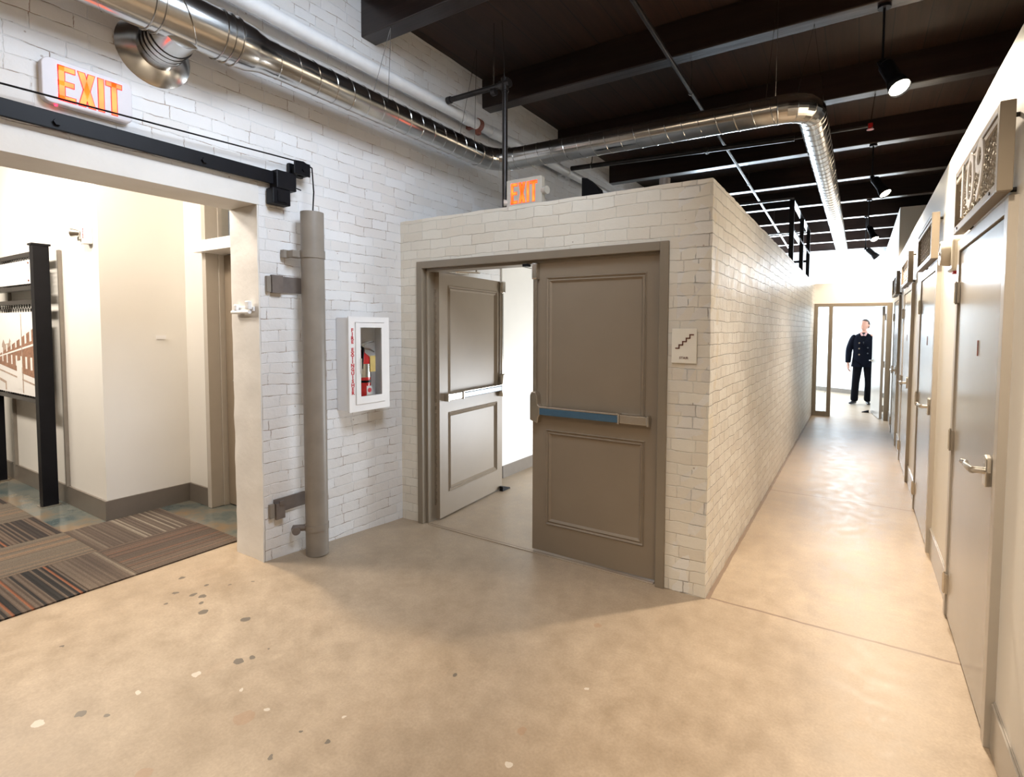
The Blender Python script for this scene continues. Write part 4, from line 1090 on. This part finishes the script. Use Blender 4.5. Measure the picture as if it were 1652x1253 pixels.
# ------------------------------------------------------------------ person
def skin_mesh(nodes, edges, lvl=2):
    """nodes: list of (pos, (rx, ry)); returns evaluated mesh"""
    me = bpy.data.meshes.new('tmp'); me.from_pydata([n[0] for n in nodes], edges, [])
    o = bpy.data.objects.new('tmp', me); C.objects.link(o)
    md = o.modifiers.new('skin', 'SKIN'); md.use_smooth_shade = True
    for i, n in enumerate(nodes):
        r = n[1] if isinstance(n[1], tuple) else (n[1], n[1])
        me.skin_vertices[0].data[i].radius = r
        me.skin_vertices[0].data[i].use_root = (i == 0)
    sd = o.modifiers.new('sub', 'SUBSURF'); sd.levels = lvl; sd.render_levels = lvl
    bpy.context.view_layer.update()
    out = bpy.data.meshes.new_from_object(o.evaluated_get(bpy.context.evaluated_depsgraph_get()))
    bpy.data.objects.remove(o); return out
def from_mesh(name, mes, mat, parent=None, xf=None):
    bm = BM()
    for m_ in mes: bm.from_mesh(m_)
    if xf:
        for v in bm.verts: v.co = xf @ v.co
    return obj(name, bm, mat, parent, smooth=True, angle=1.2)
PX, PY = .075, 13.15
per = thing('person', 'man in a navy double breasted pea coat standing in the far doorway looking up', 'person', (PX, PY, 0))
XF = Matrix.Translation((PX, PY, 0))
# local: x right in picture, -y towards camera. viewer's left arm = person's right
hipL, hipR = (-.085, 0, .93), (.095, .02, .93)
def arm(s):
    if s < 0: return [(-.19, 0, 1.45), (-.265, .01, 1.19), (-.275, -.06, .93), (-.272, -.075, .88)]
    return [(.205, 0, 1.49), (.275, .02, 1.22), (.27, -.02, .99), (.268, -.03, .93)]
nodes = [((0, 0, .98), (.15, .11)), ((0, 0, 1.15), (.14, .10)), ((0, .0, 1.35), (.15, .10)), ((0, .0, 1.46), (.09, .07)), ((.005, -.005, 1.56), (.066, .062)), ((.01, -.015, 1.64), (.062, .06))]
edges_ = [(0, 1), (1, 2), (2, 3), (3, 4), (4, 5)]
for s in (-1, 1):
    A = arm(s); b = len(nodes); nodes += [(A[0], .05), (A[1], .042), (A[2], .030), (A[3], (.022, .034))]
    edges_ += [(3, b), (b, b+1), (b+1, b+2), (b+2, b+3)]
LEG = {-1: [hipL, (-.12, -.015, .50), (-.135, .0, .10)], 1: [hipR, (.125, .03, .50), (.115, .09, .10)]}
for s in (-1, 1):
    b = len(nodes); Lg = LEG[s]; nodes += [(Lg[0], .09), (Lg[1], .058), (Lg[2], .038)]; edges_ += [(0, b), (b, b+1), (b+1, b+2)]
body = skin_mesh(nodes, edges_)
# head
bm = BM(); hc = Vector((.012, -.03, 1.722))
sphere(bm, (0, 0, 0), .1, (.90, 1.04, 1.26), 16)
for v in bm.verts:
    x_, y_, z_ = v.co
    if z_ < 0: v.co.x *= 1-.28*min(1, -z_/.1)**1.4; v.co.y = v.co.y*(1-.12*min(1, -z_/.1))-.006
    if y_ < -.03:       # face: brow, nose, mouth, eye sockets
        fx = math.exp(-(x_/.013)**2)
        v.co.y -= .024*fx*math.exp(-((z_+.018)/.018)**2)+.010*fx*math.exp(-((z_-.005)/.02)**2)
        for sx in (-.03, .03): v.co.y += .009*math.exp(-((x_-sx)/.014)**2-((z_-.008)/.011)**2)
        v.co.y -= .005*math.exp(-(x_/.04)**2-((z_-.032)/.012)**2)
        v.co.y -= .006*math.exp(-(x_/.022)**2-((z_+.052)/.010)**2)
        v.co.y -= .008*math.exp(-(x_/.02)**2-((z_+.095)/.014)**2)
for s in (-1, 1): sphere(bm, (s*.090, .008, -.005), .024, (.4, .75, 1.25), 8)
hm = bpy.data.meshes.new('h'); 
HR = Matrix.Translation(hc) @ Matrix.Rotation(math.radians(-24), 4, 'Z') @ Matrix.Rotation(math.radians(-20), 4, 'X')
for v in bm.verts: v.co = HR @ v.co
bm.to_mesh(hm); bm.free()
def hand(w_, s):
    """relaxed curled hand hanging down from wrist w_"""
    w_ = Vector(w_); ms = []
    ms.append(skin_mesh([(w_+Vector((0, 0, .01)), (.022, .03)), (w_+Vector((0, -.005, -.045)), (.017, .040)), (w_+Vector((0, -.008, -.085)), (.014, .040))], [(0, 1), (1, 2)], 1))
    for k, (dy, ln) in enumerate(((-.034, .062), (-.012, .072), (.010, .068), (.030, .052))):
        b = w_+Vector((0, dy-.006, -.075))
        pts = [b, b+Vector((.004*s*-1, 0, -ln*.5)), b+Vector((-.016*s, -.002, -ln*.85)), b+Vector((-.032*s, -.002, -ln))]
        ms.append(skin_mesh([(p, .0088-.0012*i) for i, p in enumerate(pts)], [(0, 1), (1, 2), (2, 3)], 1))
    b = w_+Vector((0, -.03, -.03))
    ms.append(skin_mesh([(b, .012), (b+Vector((-.008*s, -.024, -.03)), .0105), (b+Vector((-.014*s, -.03, -.06)), .009)], [(0, 1), (1, 2)], 1))
    for m_ in ms:
        for v in m_.vertices: v.co = Vector((w_.x+(v.co.x-w_.x)*1.7, w_.y+(v.co.y-w_.y)*1.1, w_.z+(v.co.z-w_.z)*1.12))
    return ms
hands = hand(arm(-1)[3], -1)+hand(arm(1)[3], 1)
bo = from_mesh('body', [body, hm]+hands, 'skin', per, XF)
# eyes & mouth
bm = BM()
for sx in (-.03, .03): sphere(bm, HR @ Vector((sx, -.083, .008)), .0085, (1.2, .8, .7), 6)
o = obj('eyes', bm, 'hair', bo, smooth=True)
for v in o.data.vertices: v.co = XF @ v.co
bm = BM(); tube(bm, [HR @ Vector((-.02, -.088, -.048)), HR @ Vector((0, -.098, -.053)), HR @ Vector((.02, -.088, -.048))], [.002, .004, .002], 6)
o = obj('mouth', bm, 'redprint', bo)
for v in o.data.vertices: v.co = XF @ v.co
# hair
bm = BM(); sphere(bm, (0, .010, .014), .104, (.94, 1.04, 1.22), 14)
dele = [v for v in bm.verts if (v.co.y < -.045 and v.co.z < .062) or v.co.z < -.055 or (v.co.y < .0 and v.co.z < .0)]
bmesh.ops.delete(bm, geom=dele, context='VERTS')
for v in bm.verts: v.co = XF @ (HR @ v.co)
o = obj('hair', bm, 'hair', per, smooth=True); o.modifiers.new('s', 'SOLIDIFY').thickness = .006
# trousers
nodes = [((0, .0, 1.0), (.155, .115))]; edges_ = []
for s in (-1, 1):
    b = len(nodes); Lg = LEG[s]; nodes += [((Lg[0][0], Lg[0][1], .90), (.098, .105)), ((Lg[1][0], Lg[1][1], .50), (.078, .080)), ((Lg[2][0], Lg[2][1], .16), (.074, .078)), ((Lg[2][0], Lg[2][1]-.01, .045), (.072, .085))]
    edges_ += [(0, b), (b, b+1), (b+1, b+2), (b+2, b+3)]
from_mesh('trousers', [skin_mesh(nodes, edges_)], 'trouser', per, XF)
# coat: torso loft + sleeves
bm = BM(); prof = [(.82, .218, .145), (.88, .212, .145), (1.0, .195, .14), (1.15, .186, .135), (1.30, .20, .135), (1.40, .212, .125), (1.46, .205, .112), (1.50, .175, .10), (1.535, .13, .09), (1.565, .078, .078)]
rings = []
for z_, a_, b_ in prof:
    rings.append([bm.verts.new((a_*math.copysign(abs(math.cos(t_))**.85, math.cos(t_)), b_*math.sin(t_)*(1.0)+.0, z_-(.012*abs(math.cos(t_)) if z_ > 1.45 else 0))) for t_ in [2*PI*j/36 for j in range(36)]])
for a_, b_ in zip(rings, rings[1:]):
    for j in range(36): bm.faces.new((a_[j], a_[(j+1) % 36], b_[(j+1) % 36], b_[j]))
bm.faces.new(rings[0][::-1])
cm = bpy.data.meshes.new('c'); bm.to_mesh(cm); bm.free()
sl = []
for s in (-1, 1):
    A = arm(s)
    sl.append(skin_mesh([((s*.13, 0, 1.46), .088), ((A[0][0]*.97, A[0][1], 1.455), .085), (A[1], .072), (A[2], .060), ((A[2][0], A[2][1]-.008, A[2][2]-.03), .058)], [(0, 1), (1, 2), (2, 3), (3, 4)]))
coat = from_mesh('coat', [cm]+sl, 'coat', per, XF)
def loc_obj(name, bm, mat, parent, **k):
    for v in bm.verts: v.co = XF @ v.co
    return obj(name, bm, mat, parent, **k)
bm = BM()
for s in (-1, 1):  # lapels
    prism(bm, [(0.008*s, 1.24), (.10*s, 1.40), (.135*s, 1.46), (.085*s, 1.50), (.055*s, 1.545), (.015*s, 1.33)], lambda u_, v_, q: Vector((u_, -.134-q+.045*max(0, v_-1.38)/.15, v_)), 0, .014)
loc_obj('lapel', bm, 'coat', coat)
bm = BM(); prism(bm, [(-.045, 1.545), (.045, 1.545), (.004, 1.31)], lambda u_, v_, q: Vector((u_, -.128-q+.045*max(0, v_-1.38)/.15, v_)), 0, .012); loc_obj('sweater', bm, 'shirt', per)
bm = BM()
for s in (-1, 1): prism(bm, [(.0, 1.50), (.05*s, 1.585), (.075*s, 1.56), (.04*s, 1.49)], lambda u_, v_, q: Vector((u_, -.112-q+.035*(v_-1.5)/.08, v_)), 0, .012)
loc_obj('shirt_collar', bm, 'collar', per)
for x_, z_ in ((-.075, 1.34), (-.075, 1.22), (.085, 1.24), (.085, 1.12), (-.07, 1.09)):
    bm = BM(); cyl(bm, (x_, -.128, z_), (x_, -.150, z_), .016, n=14); loc_obj('button', bm, 'shirt' if x_ > 0 else 'chrome', coat)
for s in (-1, 1):
    f = Vector(LEG[s][2]); d = Vector((-.45, -.9, 0)).normalized() if s < 0 else Vector((.15, -1, 0)).normalized()
    b = f+Vector((0, 0, -.055))
    nd = [(b-d*.055, (.040, .042)), (b+d*.04, (.042, .040)), (b+d*.12+Vector((0, 0, -.010)), (.044, .030)), (b+d*.185+Vector((0, 0, -.016)), (.034, .022))]
    m_ = skin_mesh(nd, [(0, 1), (1, 2), (2, 3)])
    bm = BM(); bm.from_mesh(m_)
    for v in bm.verts: v.co.z = max(v.co.z, .004)
    loc_obj('shoe', bm, 'shoe', per, smooth=True)
